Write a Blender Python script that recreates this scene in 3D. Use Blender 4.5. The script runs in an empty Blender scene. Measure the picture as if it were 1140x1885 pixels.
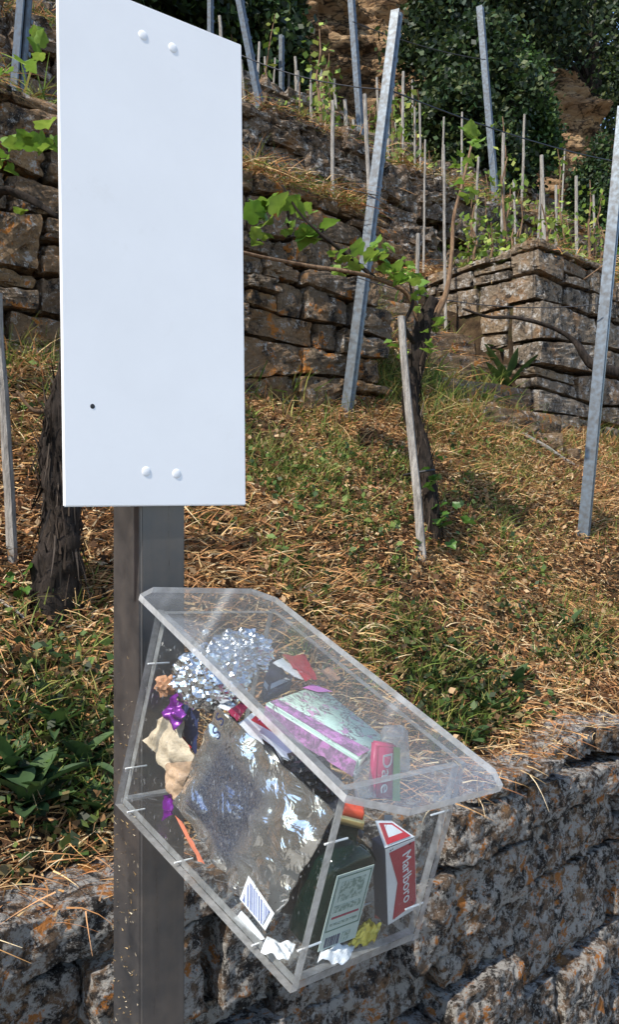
import bpy, bmesh, math, random
import numpy as np
from mathutils import Vector, Matrix, noise as mnoise

random.seed(7); rng = np.random.default_rng(7)
sc = bpy.context.scene
R = math.radians

# ------------------------------------------------------------------ camera, sky, sun, exposure
CAM_H = 1.6
F, CX, CY = 1520.0, 570.0, 942.5
cam = bpy.data.objects.new('camera', bpy.data.cameras.new('camera'))
sc.collection.objects.link(cam); sc.camera = cam
cam.location = (0, 0, CAM_H); cam.rotation_euler = (R(90), 0, 0)
cam.data.sensor_fit = 'VERTICAL'; cam.data.sensor_height = 24.0
cam.data.lens = 24.0 * F / 1885.0
cam.data.clip_start = 0.02; cam.data.clip_end = 2000

SUN_DIR = Vector((-0.665, -0.75, 0.0)).normalized()      # horizontal direction towards the sun
SUN_EL = R(50)
world = bpy.data.worlds.new('World'); sc.world = world; world.use_nodes = True
wn = world.node_tree.nodes; wl = world.node_tree.links
bg = wn['Background']
sky = wn.new('ShaderNodeTexSky'); sky.sky_type = 'NISHITA'; sky.sun_disc = False
sky.sun_elevation = SUN_EL
sky.sun_rotation = math.atan2(SUN_DIR.x, SUN_DIR.y)
sky.air_density = 1.0; sky.dust_density = 0.5; sky.ozone_density = 2.0
wl.new(sky.outputs[0], bg.inputs[0]); bg.inputs[1].default_value = 0.15
sd = bpy.data.lights.new('sun', 'SUN'); sd.energy = 3.8; sd.angle = R(0.6); sd.color = (1.0, 0.93, 0.82)
sun = bpy.data.objects.new('sun', sd); sc.collection.objects.link(sun)
tosun = Vector((SUN_DIR.x*math.cos(SUN_EL), SUN_DIR.y*math.cos(SUN_EL), math.sin(SUN_EL)))
sun.rotation_euler = tosun.to_track_quat('Z', 'Y').to_euler()
sc.view_settings.view_transform = 'Standard'; sc.view_settings.look = 'None'
sc.view_settings.exposure = 0.93; sc.view_settings.gamma = 1.0
sc.view_settings.use_curve_mapping = False
cy = sc.cycles
cy.max_bounces = 10; cy.transparent_max_bounces = 24; cy.diffuse_bounces = 3; cy.glossy_bounces = 4
cy.transmission_bounces = 8; cy.use_denoising = True
cy.caustics_reflective = False; cy.caustics_refractive = False

# ------------------------------------------------------------------ helpers
COL = sc.collection
def link(name, data, mat=None, parent=None, kind=None):
    o = bpy.data.objects.new(name, data); COL.objects.link(o)
    if mat is not None and data is not None:
        for m in (mat if isinstance(mat, (list, tuple)) else [mat]): data.materials.append(m)
    if parent is not None:
        o.parent = parent
    if kind: o['kind'] = kind
    return o
def tag(o, label, cat, group=None):
    o['label'] = label; o['category'] = cat
    if group: o['group'] = group
    return o
def empty(name, loc=(0, 0, 0)):
    o = bpy.data.objects.new(name, None); COL.objects.link(o); o.location = loc
    o.empty_display_size = 0.05
    return o
def put(o, parent):
    """parent o (built in world coordinates) to an empty placed with a plain location"""
    o.parent = parent
    o.matrix_parent_inverse = Matrix.Translation(-Vector(parent.location))
    return o
def mesh(name, verts, faces, smooth=False, recenter=False):
    me = bpy.data.meshes.new(name)
    me.from_pydata([tuple(v) for v in verts], [], faces); me.update()
    if smooth: me.polygons.foreach_set('use_smooth', [True]*len(me.polygons))
    return me
def bm_mesh(bm, name='m', smooth=False):
    me = bpy.data.meshes.new(name); bmesh.ops.recalc_face_normals(bm, faces=bm.faces[:]); bm.to_mesh(me); bm.free()
    if smooth: me.polygons.foreach_set('use_smooth', [True]*len(me.polygons))
    return me
def box_bm(bm, M, x0, x1, y0, y1, z0, z1):
    vs = [bm.verts.new(M @ Vector(p)) for p in ((x0,y0,z0),(x1,y0,z0),(x1,y1,z0),(x0,y1,z0),(x0,y0,z1),(x1,y0,z1),(x1,y1,z1),(x0,y1,z1))]
    fs = []
    for f in ((3,2,1,0),(4,5,6,7),(0,1,5,4),(1,2,6,5),(2,3,7,6),(3,0,4,7)): fs.append(bm.faces.new([vs[i] for i in f]))
    return vs, fs
def box_mesh(M, x0, x1, y0, y1, z0, z1, bev=0.0, seg=2):
    bm = bmesh.new(); box_bm(bm, M, x0, x1, y0, y1, z0, z1)
    if bev: bmesh.ops.bevel(bm, geom=bm.edges[:], offset=bev, segments=seg, affect='EDGES', profile=.6)
    return bm_mesh(bm)
def tube(bm, pts, rads, n=8, cap=True, jit=0.0):
    pts = [Vector(p) for p in pts]
    if not isinstance(rads, (list, tuple)): rads = [rads]*len(pts)
    rings = []; t0 = (pts[1]-pts[0]).normalized(); nx = t0.orthogonal().normalized()
    for i, p in enumerate(pts):
        t = ((pts[min(i+1, len(pts)-1)]-pts[max(i-1, 0)])).normalized()
        nx = (nx - t*nx.dot(t)).normalized(); ny = t.cross(nx)
        ring = []
        for k in range(n):
            a = 2*math.pi*k/n; r = rads[i]
            d = nx*math.cos(a)+ny*math.sin(a)
            if jit: r *= 1+jit*.7*mnoise.noise(Vector((math.cos(a)*5, math.sin(a)*5, i*.22)))+jit*mnoise.noise((p+d*rads[i])*38)+jit*.6*math.sin(a*3+i*.4)
            ring.append(bm.verts.new(p+d*r))
        rings.append(ring)
    for a, b in zip(rings, rings[1:]):
        for k in range(n): bm.faces.new((a[k], a[(k+1)%n], b[(k+1)%n], b[k]))
    if cap: bm.faces.new(rings[0][::-1]); bm.faces.new(rings[-1])
def spline(pts, n=6):
    P = [Vector(p) for p in pts]; P = [P[0]*2-P[1]]+P+[P[-1]*2-P[-2]]; out = []
    for i in range(1, len(P)-2):
        for k in range(n):
            t = k/n; a, b, c, d = P[i-1], P[i], P[i+1], P[i+2]
            out.append(.5*((2*b)+(c-a)*t+(2*a-5*b+4*c-d)*t*t+(3*b-a-3*c+d)*t*t*t))
    out.append(P[-2]); return out
def lerp_list(a, n):
    return [float(x) for x in np.interp(np.linspace(0, 1, n), np.linspace(0, 1, len(a)), a)]

# ------------------------------------------------------------------ materials
def new_mat(name):
    m = bpy.data.materials.new(name); m.use_nodes = True
    nt = m.node_tree; return m, nt, nt.nodes['Principled BSDF'], nt.nodes['Material Output']
def N(nt, t, **kw):
    n = nt.nodes.new('ShaderNode'+t)
    for k, v in kw.items(): setattr(n, k, v)
    return n
def noise_node(nt, vec, scale, detail=6, rough=.6, dist=0.0):
    n = N(nt, 'TexNoise'); n.inputs['Scale'].default_value = scale; n.inputs['Detail'].default_value = detail
    n.inputs['Roughness'].default_value = rough; n.inputs['Distortion'].default_value = dist
    if vec is not None: nt.links.new(vec, n.inputs['Vector'])
    return n.outputs['Fac']
def ramp(nt, fac, stops, interp='LINEAR'):
    r = N(nt, 'ValToRGB'); r.color_ramp.interpolation = interp
    el = r.color_ramp.elements
    while len(el) < len(stops): el.new(.5)
    for e, (p, c) in zip(el, stops):
        e.position = p; e.color = (c, c, c, 1) if isinstance(c, (int, float)) else (*c, 1)
    nt.links.new(fac, r.inputs[0]); return r.outputs[0]
def mixc(nt, fac, a, b):
    m = N(nt, 'Mix', data_type='RGBA')
    for s, v in ((0, fac), (6, a), (7, b)):
        if hasattr(v, 'links') or hasattr(v, 'is_linked'): nt.links.new(v, m.inputs[s])
        else: m.inputs[s].default_value = (*v, 1) if isinstance(v, (tuple, list)) else v
    return m.outputs[2]
def math_n(nt, op, a, b=None):
    m = N(nt, 'Math', operation=op)
    for s, v in ((0, a), (1, b)):
        if v is None: continue
        if isinstance(v, (int, float)): m.inputs[s].default_value = v
        else: nt.links.new(v, m.inputs[s])
    return m.outputs[0]
def bump(nt, h, bsdf, strength=.5, dist=.01):
    b = N(nt, 'Bump'); b.inputs['Strength'].default_value = strength; b.inputs['Distance'].default_value = dist
    nt.links.new(h, b.inputs['Height']); nt.links.new(b.outputs[0], bsdf.inputs['Normal'])
def pos(nt): return N(nt, 'NewGeometry').outputs['Position']
def objco(nt): return N(nt, 'TexCoord').outputs['Object']

def plain(name, col, rough=.6, metal=0.0, var=.12, scale=20, bumpv=0.0, spec=.5):
    m, nt, b, _ = new_mat(name)
    f = noise_node(nt, pos(nt), scale, 5)
    c = mixc(nt, ramp(nt, f, [(.3, 0.0), (.7, 1.0)]), tuple(x*(1-var) for x in col), tuple(min(1, x*(1+var)) for x in col))
    nt.links.new(c, b.inputs['Base Color']); b.inputs['Roughness'].default_value = rough
    b.inputs['Metallic'].default_value = metal; b.inputs['Specular IOR Level'].default_value = spec
    if bumpv: bump(nt, noise_node(nt, pos(nt), scale*4, 4), b, bumpv, .004)
    return m

def stone_mat(name, cols, dark=.5, lichen=.5, ochre=.3, lscale=11, bstr=.9):
    m, nt, b, _ = new_mat(name); p = pos(nt)
    rnd = N(nt, 'ObjectInfo').outputs['Random']
    base = ramp(nt, rnd, [(i/(len(cols)-1), c) for i, c in enumerate(cols)])
    n1 = noise_node(nt, p, 5, 8, .65, .1)
    base = mixc(nt, ramp(nt, n1, [(.35, 0.0), (.65, .75)]), base, tuple(x*.55 for x in cols[0]))
    n5 = noise_node(nt, p, 60, 6, .7)
    base = mixc(nt, ramp(nt, n5, [(.3, .55), (.6, 0.0)]), base, (.05, .042, .035))
    n4 = noise_node(nt, p, 3.2, 6, .6, .2)
    base = mixc(nt, ramp(nt, n4, [(.60-.1*ochre, 0.0), (.72-.1*ochre, ochre)]), base, (.36, .17, .05))
    # black crust
    n2 = noise_node(nt, p, lscale*.55, 12, .80, .15)
    base = mixc(nt, ramp(nt, n2, [(.565-.12*dark, 0.0), (.64-.12*dark, .95)]), base, (.022, .02, .019))
    # pale lichen
    n3 = noise_node(nt, p, lscale, 12, .80, .2)
    base = mixc(nt, ramp(nt, n3, [(.595-.12*lichen, 0.0), (.66-.12*lichen, .95)]), base, (.50, .47, .425))
    n6 = noise_node(nt, p, lscale*2.6, 8, .7, .2)
    base = mixc(nt, ramp(nt, n6, [(.66-.06*lichen, 0.0), (.69-.06*lichen, .8)]), base, (.64, .61, .56))
    if ochre > .5:
        n7 = noise_node(nt, p, lscale*.5, 8, .72, .2)
        base = mixc(nt, ramp(nt, n7, [(.575, 0.0), (.61, .95)]), base, (.46, .17, .03))
    nt.links.new(base, b.inputs['Base Color']); b.inputs['Roughness'].default_value = .93
    b.inputs['Specular IOR Level'].default_value = .25
    h = math_n(nt, 'ADD', math_n(nt, 'MULTIPLY', n3, .8), math_n(nt, 'ADD', n5, n2))
    bump(nt, h, b, bstr, .035)
    return m
M_stone = stone_mat('terrace_stone', [(.25,.17,.105), (.36,.22,.11), (.28,.205,.135), (.45,.27,.12), (.23,.175,.12), (.38,.27,.16)], .42, .45, .55, 17)
M_stone_far = stone_mat('rubble_stone', [(.21,.145,.10), (.31,.21,.13), (.27,.205,.145), (.36,.235,.135)], .55, .55, .45, 15, .9)
M_stone_pale = stone_mat('pale_stone', [(.33,.25,.17), (.30,.24,.18), (.38,.27,.16), (.28,.23,.175)], .5, .55, .5, 16)
M_stone_front = stone_mat('lichen_stone', [(.31,.20,.125), (.27,.185,.12), (.35,.215,.125)], .9, 1.0, .85, 24, 1.0)

def col_mat(name, rough=.8, trans=.35, spec=.2):
    m, nt, b, out = new_mat(name)
    a = N(nt, 'Attribute'); a.attribute_name = 'Col'
    nt.links.new(a.outputs['Color'], b.inputs['Base Color']); b.inputs['Roughness'].default_value = rough
    b.inputs['Specular IOR Level'].default_value = spec
    if trans:
        t = N(nt, 'BsdfTranslucent'); nt.links.new(a.outputs['Color'], t.inputs['Color'])
        mx = N(nt, 'MixShader'); mx.inputs[0].default_value = trans
        nt.links.new(b.outputs[0], mx.inputs[1]); nt.links.new(t.outputs[0], mx.inputs[2]); nt.links.new(mx.outputs[0], out.inputs[0])
    return m
M_straw = col_mat('dry_grass', .85, .2, .12)
M_green = col_mat('green_grass', .6, .35, .3)
M_leafc = col_mat('tree_leaf', .55, .25, .3)

def leaf_mat(name, c1, c2, trans=.4, rough=.45):
    m, nt, b, out = new_mat(name)
    rnd = N(nt, 'ObjectInfo').outputs['Random']
    f = noise_node(nt, pos(nt), 25, 4)
    c = mixc(nt, rnd, c1, c2); c = mixc(nt, ramp(nt, f, [(.35, 0.0), (.7, .5)]), c, tuple(x*.6 for x in c1))
    nt.links.new(c, b.inputs['Base Color']); b.inputs['Roughness'].default_value = rough
    t = N(nt, 'BsdfTranslucent'); nt.links.new(c, t.inputs['Color'])
    mx = N(nt, 'MixShader'); mx.inputs[0].default_value = trans
    nt.links.new(b.outputs[0], mx.inputs[1]); nt.links.new(t.outputs[0], mx.inputs[2]); nt.links.new(mx.outputs[0], out.inputs[0])
    return m
M_vineleaf = leaf_mat('vine_leaf', (.12,.24,.03), (.26,.36,.06))
M_weed = leaf_mat('weed_leaf', (.025,.06,.016), (.07,.13,.03), .2, .75)

def bark_mat(name, c1, c2, scale=30):
    m, nt, b, _ = new_mat(name)
    tc = objco(nt); mp = N(nt, 'Mapping'); mp.inputs['Scale'].default_value = (1, 1, .18); nt.links.new(tc, mp.inputs[0])
    f = noise_node(nt, mp.outputs[0], scale*2, 8, .7)
    nt.links.new(mixc(nt, ramp(nt, f, [(.35, 0.0), (.65, 1.0)]), c1, c2), b.inputs['Base Color']); b.inputs['Roughness'].default_value = .9
    b.inputs['Specular IOR Level'].default_value = .15
    bump(nt, f, b, 1.0, .015); return m
M_bark = bark_mat('vine_bark', (.008,.0065,.0055), (.045,.034,.027), 22)
M_cane = bark_mat('vine_cane', (.09,.05,.03), (.27,.175,.105), 30)
M_stake = bark_mat('weathered_wood', (.15,.135,.12), (.40,.37,.33), 30)

def metal_mat(name, col, rough, dirt=(.2,.16,.12), damt=.35, scale=14, metal=.85, streak=True, lo=.45, hi=.75):
    m, nt, b, _ = new_mat(name); tc = pos(nt)
    mp = N(nt, 'Mapping'); mp.inputs['Scale'].default_value = (1, 1, .06 if streak else 1); nt.links.new(tc, mp.inputs[0])
    f = noise_node(nt, mp.outputs[0], scale*4, 6, .6); g = noise_node(nt, tc, scale, 8, .65)
    fac = ramp(nt, g, [(lo, 0.0), (hi, damt)])
    c = mixc(nt, ramp(nt, f, [(.3, 0.0), (.7, 1.0)]), tuple(x*.82 for x in col), col)
    nt.links.new(mixc(nt, fac, c, dirt), b.inputs['Base Color'])
    nt.links.new(ramp(nt, f, [(.2, rough*.8), (.8, min(1, rough*1.25))]), b.inputs['Roughness'])
    nt.links.new(math_n(nt, 'MULTIPLY', math_n(nt, 'SUBTRACT', 1.0, fac), metal), b.inputs['Metallic'])
    return m
M_post = metal_mat('dull_steel', (.095,.10,.11), .3, (.14,.11,.085), .5, 16, .8, True, .3, .7)
M_galv = metal_mat('galvanised_steel', (.13,.155,.18), .42, (.045,.04,.035), .85, 34, .6, False, .40, .66)
M_wire = plain('wire', (.05,.05,.052), .5, .7)

def sign_mat():
    m, nt, b, _ = new_mat('white_sign_paint'); p = pos(nt)
    c = mixc(nt, ramp(nt, noise_node(nt, p, 6, 6), [(.35, 0.0), (.7, 1.0)]), (.80,.80,.80), (.84,.84,.84))
    c = mixc(nt, ramp(nt, noise_node(nt, p, 42, 3, .5), [(.765, 0.0), (.80, .6)]), c, (.4,.38,.35))
    c = mixc(nt, ramp(nt, noise_node(nt, p, 9, 9, .75), [(.60, 0.0), (.8, .3)]), c, (.62,.60,.56))
    nt.links.new(c, b.inputs['Base Color']); b.inputs['Roughness'].default_value = .42; b.inputs['Specular IOR Level'].default_value = .35
    return m
M_sign = sign_mat()

def acrylic(name, dust, dscale=9, tint=(.95,.97,.98), speck=.0, gloss=1.0):
    """scuffed clear acrylic: see-through, mirror-like by Fresnel, with dust and specks lying on it"""
    m, nt, b, out = new_mat(name); nt.nodes.remove(b); p = pos(nt)
    tr = N(nt, 'BsdfTransparent'); tr.inputs[0].default_value = (*tint, 1)
    gl = N(nt, 'BsdfGlossy'); gl.inputs['Roughness'].default_value = .06
    fr = N(nt, 'LayerWeight'); fr.inputs['Blend'].default_value = .5
    sch = math_n(nt, 'ADD', math_n(nt, 'MULTIPLY', math_n(nt, 'POWER', fr.outputs['Facing'], 5.0), .96), .04)
    m1 = N(nt, 'MixShader'); nt.links.new(math_n(nt, 'MULTIPLY', sch, gloss), m1.inputs[0])
    nt.links.new(tr.outputs[0], m1.inputs[1]); nt.links.new(gl.outputs[0], m1.inputs[2])
    df = N(nt, 'BsdfDiffuse'); df.inputs[0].default_value = (.72,.73,.74,1)
    tl = N(nt, 'BsdfTranslucent'); tl.inputs[0].default_value = (.72,.73,.74,1)
    dd = N(nt, 'MixShader'); dd.inputs[0].default_value = .5; nt.links.new(df.outputs[0], dd.inputs[1]); nt.links.new(tl.outputs[0], dd.inputs[2])
    f = noise_node(nt, p, dscale, 9, .7, .5)
    fac = ramp(nt, f, [(.3, dust*.45), (.75, dust*1.6)])
    fine = ramp(nt, noise_node(nt, p, 150, 3, .6), [(.66, 0.0), (.72, min(.6, dust*3.5))])
    scr = fine
    for rot in ((.3, .5, .9), (1.1, .2, 2.2)):
        mp = N(nt, 'Mapping'); mp.inputs['Rotation'].default_value = rot; mp.inputs['Scale'].default_value = (6, 260, 90); nt.links.new(p, mp.inputs[0])
        scr = math_n(nt, 'MAXIMUM', scr, ramp(nt, noise_node(nt, mp.outputs[0], 1.0, 2, .5), [(.70, 0.0), (.74, .28)]))
    m2 = N(nt, 'MixShader'); nt.links.new(math_n(nt, 'MAXIMUM', fac, scr), m2.inputs[0])
    nt.links.new(m1.outputs[0], m2.inputs[1]); nt.links.new(dd.outputs[0], m2.inputs[2])
    last = m2
    if speck:
        dk = N(nt, 'BsdfDiffuse'); dk.inputs[0].default_value = (.06,.045,.035,1)
        s = ramp(nt, noise_node(nt, p, 95, 4, .6), [(.70-speck*.04, 0.0), (.73-speck*.04, .75)])
        g = ramp(nt, noise_node(nt, p, 14, 3), [(.45, 0.0), (.6, 1.0)])
        m3 = N(nt, 'MixShader'); nt.links.new(math_n(nt, 'MULTIPLY', s, g), m3.inputs[0]); nt.links.new(m2.outputs[0], m3.inputs[1]); nt.links.new(dk.outputs[0], m3.inputs[2]); last = m3
    nt.links.new(last.outputs[0], out.inputs[0]); return m
M_acr = acrylic('clear_acrylic', .014, 10, speck=.8, tint=(.965,.98,.985), gloss=.6)
M_lid = acrylic('scuffed_acrylic_lid', .085, 7, speck=.5, gloss=1.6)
def edge_mat(name, c1, c2, o1, o2):
    m, nt, b, out = new_mat(name); nt.nodes.remove(b); p = pos(nt)
    df = N(nt, 'BsdfDiffuse'); tl = N(nt, 'BsdfTranslucent')
    c = mixc(nt, ramp(nt, noise_node(nt, p, 60, 6, .7), [(.35, 0.0), (.65, 1.0)]), c1, c2)
    nt.links.new(c, df.inputs[0]); nt.links.new(c, tl.inputs[0])
    a = N(nt, 'MixShader'); a.inputs[0].default_value = .45; nt.links.new(df.outputs[0], a.inputs[1]); nt.links.new(tl.outputs[0], a.inputs[2])
    gl = N(nt, 'BsdfGlossy'); gl.inputs['Roughness'].default_value = .25
    g2 = N(nt, 'MixShader'); g2.inputs[0].default_value = .07; nt.links.new(a.outputs[0], g2.inputs[1]); nt.links.new(gl.outputs[0], g2.inputs[2])
    tr = N(nt, 'BsdfTransparent'); o = N(nt, 'MixShader'); nt.links.new(ramp(nt, noise_node(nt, p, 25, 5), [(.3, o1), (.7, o2)]), o.inputs[0])
    nt.links.new(tr.outputs[0], o.inputs[1]); nt.links.new(g2.outputs[0], o.inputs[2]); nt.links.new(o.outputs[0], out.inputs[0]); return m
M_edge = edge_mat('frosted_cut_edge', (.36,.355,.34), (.62,.62,.61), .45, .78)
M_ledge = edge_mat('frosted_lid_edge', (.52,.51,.49), (.80,.80,.79), .62, .9)

# ------------------------------------------------------------------ terrain: u runs along the terraces, s uphill
TH = R(40.5)
U = Vector((math.cos(TH), math.sin(TH), 0)); NN = Vector((-math.sin(TH), math.cos(TH), 0))
PATH_Z = -0.6
S1, S2, S3, S4 = 1.60, 3.65, 5.40, 7.60
NI0, NI1 = 3.62, 5.42          # stair niche in the second wall
def P(u, s, z): return U*u + NN*s + Vector((0, 0, z))
def uv_of(X, Y): return X*U.x+Y*U.y, X*NN.x+Y*NN.y
ps = [1.0, 1.70, 1.76, 2.6, 3.70, 3.80, 3.86, 5.46, 5.54, 5.60, 7.64, 7.76, 7.84, 10.4, 11.4, 13.4, 60]
pz = [PATH_Z-.1, PATH_Z-.1, .76, 1.47, 2.30, 2.34, 3.45, 3.92, 3.96, 4.90, 5.60, 5.64, 6.50, 7.9, 8.6, 13.2, 46]
qs = [1.0, 1.70, 1.76, 2.6, 3.60, 5.10, 5.46, 5.54, 5.60, 7.64, 7.76, 7.84, 10.4, 11.4, 13.4, 60]
qz = [PATH_Z-.1, PATH_Z-.1, .76, 1.47, 2.24, 3.60, 3.92, 3.96, 4.90, 5.60, 5.64, 6.50, 7.9, 8.6, 13.2, 46]
def wob(u, s):
    return (.035*np.sin(2.3*u+1.1*s)+.03*np.sin(4.1*s-1.7*u+1)+.02*np.sin(7.3*u+.5*s)+.012*np.sin(13*s+5*u)+.010*np.sin(19*u-9*s))
def gz(u, s):
    u = np.asarray(u, float); s = np.asarray(s, float)
    z = np.where((u > NI0) & (u < NI1+.05), np.interp(s, qs, qz), np.interp(s, ps, pz))
    return z + wob(u, s)*np.clip((s-1.76)/.4, 0, 1)
def ray(px, py): return Vector(((px-CX)/F, 1.0, -(py-CY)/F))
CAMP = Vector((0, 0, CAM_H))
def ground_at(px, py, smin=1.8):
    d = ray(px, py); y = .8
    while y < 60:
        p = CAMP+d*y; u, s = uv_of(p.x, p.y)
        if s > smin and p.z < gz(u, s): return p
        y += .01
    return CAMP+d*20
def at_s(px, py, s):
    """point on the photograph's line of sight where it crosses the plane s metres uphill"""
    d = ray(px, py); return CAMP+d*(s/(d.x*NN.x+d.y*NN.y))
def on_terr(px, s):
    """ground point below image column px at uphill distance s"""
    p = at_s(px, 500, s); u, _ = uv_of(p.x, p.y); return Vector((p.x, p.y, float(gz(u, s))))

# hillside soil
def soil_mat():
    m, nt, b, _ = new_mat('hillside_soil'); p = pos(nt)
    n = noise_node(nt, p, 9, 9, .7)
    c = ramp(nt, n, [(.3, (.018,.012,.008)), (.5, (.05,.032,.018)), (.7, (.12,.08,.042))])
    g = noise_node(nt, p, 1.6, 5)
    c = mixc(nt, ramp(nt, g, [(.52, 0.0), (.68, .6)]), c, (.07,.085,.025))
    nt.links.new(c, b.inputs['Base Color']); b.inputs['Roughness'].default_value = .95; b.inputs['Specular IOR Level'].default_value = .1
    bump(nt, noise_node(nt, p, 40, 8, .7), b, 1, .03); return m
M_soil = soil_mat()
us = np.unique(np.concatenate([np.arange(-14, -1, .5), np.arange(-1, 9, .09), np.arange(9, 30, .5), [NI0, NI0+.02, NI1+.05, NI1+.07]]))
ss = np.unique(np.concatenate([np.array(ps[:-1]), np.arange(1.8, 3.8, .07), np.arange(3.86, 8, .12), np.arange(8, 12, .3), np.arange(12, 60, 3)]))
GU, GS = np.meshgrid(us, ss); GZ = gz(GU, GS)
X = GU*U.x+GS*NN.x; Y = GU*U.y+GS*NN.y
nu, ns_ = len(us), len(ss)
idx = np.arange(nu*ns_).reshape(ns_, nu)
fa = np.stack([idx[:-1,:-1], idx[:-1,1:], idx[1:,1:], idx[1:,:-1]], -1).reshape(-1, 4)
hill = link('hillside', mesh('hillside', np.stack([X, Y, GZ], -1).reshape(-1, 3).tolist(), fa.tolist(), True), M_soil, kind='structure')
hill['label'] = 'terraced brown earth hillside of the vineyard'
def path_mat():
    m, nt, b, _ = new_mat('path_gravel'); p = pos(nt)
    n = noise_node(nt, p, 30, 8, .7)
    nt.links.new(ramp(nt, n, [(.3, (.13,.11,.085)), (.7, (.25,.215,.17))]), b.inputs['Base Color']); b.inputs['Roughness'].default_value = .95
    bump(nt, n, b, .8, .02); return m
def pv(u, s): return P(u, s, PATH_Z)
path = link('path', mesh('path', [pv(-400, 1.9), pv(400, 1.9), pv(400, -600), pv(-400, -600)], [(3, 2, 1, 0)]), path_mat(), kind='structure')
path['label'] = 'flat gravel path and valley ground below the walls'

# ------------------------------------------------------------------ stones
def rock(quad, depth, frame, n=5, rnd=.35, amp=.012, fr=9.0, seed=0.0, smooth=False):
    """stone filling a plane quad [(p,q)*4] (bl, br, tr, tl); frame = (origin, along, up, out); returns mesh, centre"""
    O, A, Q, W = frame; q = [Vector((x, y, 0)) for x, y in quad]
    grid = {}; verts = []; faces = []
    lin = [-1+2*i/n for i in range(n+1)]
    def vid(a, b, c):
        k = (round(a, 4), round(b, 4), round(c, 4))
        if k not in grid: grid[k] = len(verts); verts.append(Vector((a, b, c)))
        return grid[k]
    for ax in range(3):
        for sg in (-1, 1):
            if ax == 2 and sg == -1: continue            # the back is buried in the wall
            for i in range(n):
                for j in range(n):
                    f = []
                    for (x, y) in ((lin[i], lin[j]), (lin[i+1], lin[j]), (lin[i+1], lin[j+1]), (lin[i], lin[j+1])):
                        v = [0, 0, 0]; v[ax] = sg; v[(ax+1) % 3] = x; v[(ax+2) % 3] = y; f.append(vid(*v))
                    faces.append(f if sg > 0 else f[::-1])
    out = []; cen = (q[0]+q[1]+q[2]+q[3])/4
    C = O+A*cen.x+Q*cen.y
    for v in verts:
        a, b, c = v
        L = (abs(a)**6+abs(b)**6+abs(c)**6)**(1/6)
        r = Vector((a, b, c))/max((a*a+b*b+c*c)**.5, 1e-6)
        w = Vector((a, b, c)).lerp(r*1.18, rnd)
        s, t = (w.x+1)/2, (w.y+1)/2
        pl = q[0]*(1-s)*(1-t)+q[1]*s*(1-t)+q[2]*s*t+q[3]*(1-s)*t
        wp = O+A*pl.x+Q*pl.y+W*(w.z*depth*.5-depth*.5)
        nz = mnoise.noise(wp*fr+Vector((seed, 0, 0)))+.6*mnoise.noise(wp*fr*2.3+Vector((seed, 3, 0)))+.4*mnoise.noise(wp*fr*5.1)+.25*mnoise.noise(wp*fr*11)
        ck = abs(mnoise.noise(wp*3.4+Vector((7, seed*.2, 1)))+.35*mnoise.noise(wp*9)); nz -= (0 if smooth else 1.2)*max(0, .05-ck)/.05
        dirv = (A*w.x+Q*w.y*.8+W*(1.2*max(w.z, 0))).normalized()
        out.append(wp+dirv*nz*amp-C)
    return mesh('stone', out, faces, smooth), C

def stone_wall(name, label, frame, p0, p1, top, base, hts, wds, mat, depth=.26, n=5, amp=.014, fr=9, rnd=.3, gap=.006, tilt=.03, jut=.02, smooth=False, stagger=True):
    """courses of separate stones between the base line and the top line (functions of p)"""
    root = empty(name, frame[0]+frame[1]*((p0+p1)/2)+frame[2]*base((p0+p1)/2))
    cnt = 0; q = 0.0; H = max(top(p)-base(p) for p in np.linspace(p0, p1, 9))
    ph = random.uniform(0, 9)
    def line(k, p, q):
        return base(p)+q+tilt*math.sin(p*1.9+k*1.3+ph)+.5*tilt*math.sin(p*5.1+k*2.2)
    k = 0; nxt = random.uniform(*hts)
    while q < H:
        q2 = q+nxt; p = p0-(random.uniform(0, .15) if stagger else random.uniform(0, .03))
        while p < p1:
            w = random.uniform(*wds)*(1.25 if random.random() < .2 else 1); pe = p+w
            j = [random.uniform(-.2, .2)*nxt*.35 for _ in range(4)]
            lo0, lo1 = line(k, p, q), line(k, pe, q); hi0, hi1 = line(k+1, p, q2), line(k+1, pe, q2)
            m = (p+pe)/2
            if lo0 > top(m)-.02 and lo1 > top(m)-.02: p = pe; continue
            hi0 = min(hi0, top(p)+random.uniform(-.03, .03)); hi1 = min(hi1, top(pe)+random.uniform(-.03, .03))
            if hi0-lo0 < .03 or hi1-lo1 < .03: p = pe; continue
            parts = [((lo0, hi0), (lo1, hi1))]
            if random.random() < .22 and (hi0-lo0) > .13:       # two thin stones in place of one
                f = random.uniform(.4, .6); mm0 = lo0+(hi0-lo0)*f; mm1 = lo1+(hi1-lo1)*f
                parts = [((lo0, mm0), (lo1, mm1)), ((mm0, hi0), (mm1, hi1))]
            for (a0, b0), (a1, b1) in parts:
                sk = random.uniform(-.02, .02)
                quad = [(p+gap+j[0]*.3, a0+gap), (pe-gap+j[1]*.3, a1+gap), (pe-gap+j[1]*.3+sk, b1-gap), (p+gap+j[0]*.3+sk, b0-gap)]
                O2 = frame[0]+frame[3]*random.uniform(-jut, jut)
                me, C = rock(quad, depth, (O2, *frame[1:]), n, rnd, amp, fr, random.uniform(0, 50), smooth)
                o = link('stone', me, mat); o.location = C-Vector(root.location); o.parent = root; cnt += 1
            p = pe
        q = q2; k += 1; nxt = random.uniform(*hts)
    tag(root, label, 'wall'); return root
Zv = Vector((0, 0, 1))
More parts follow.
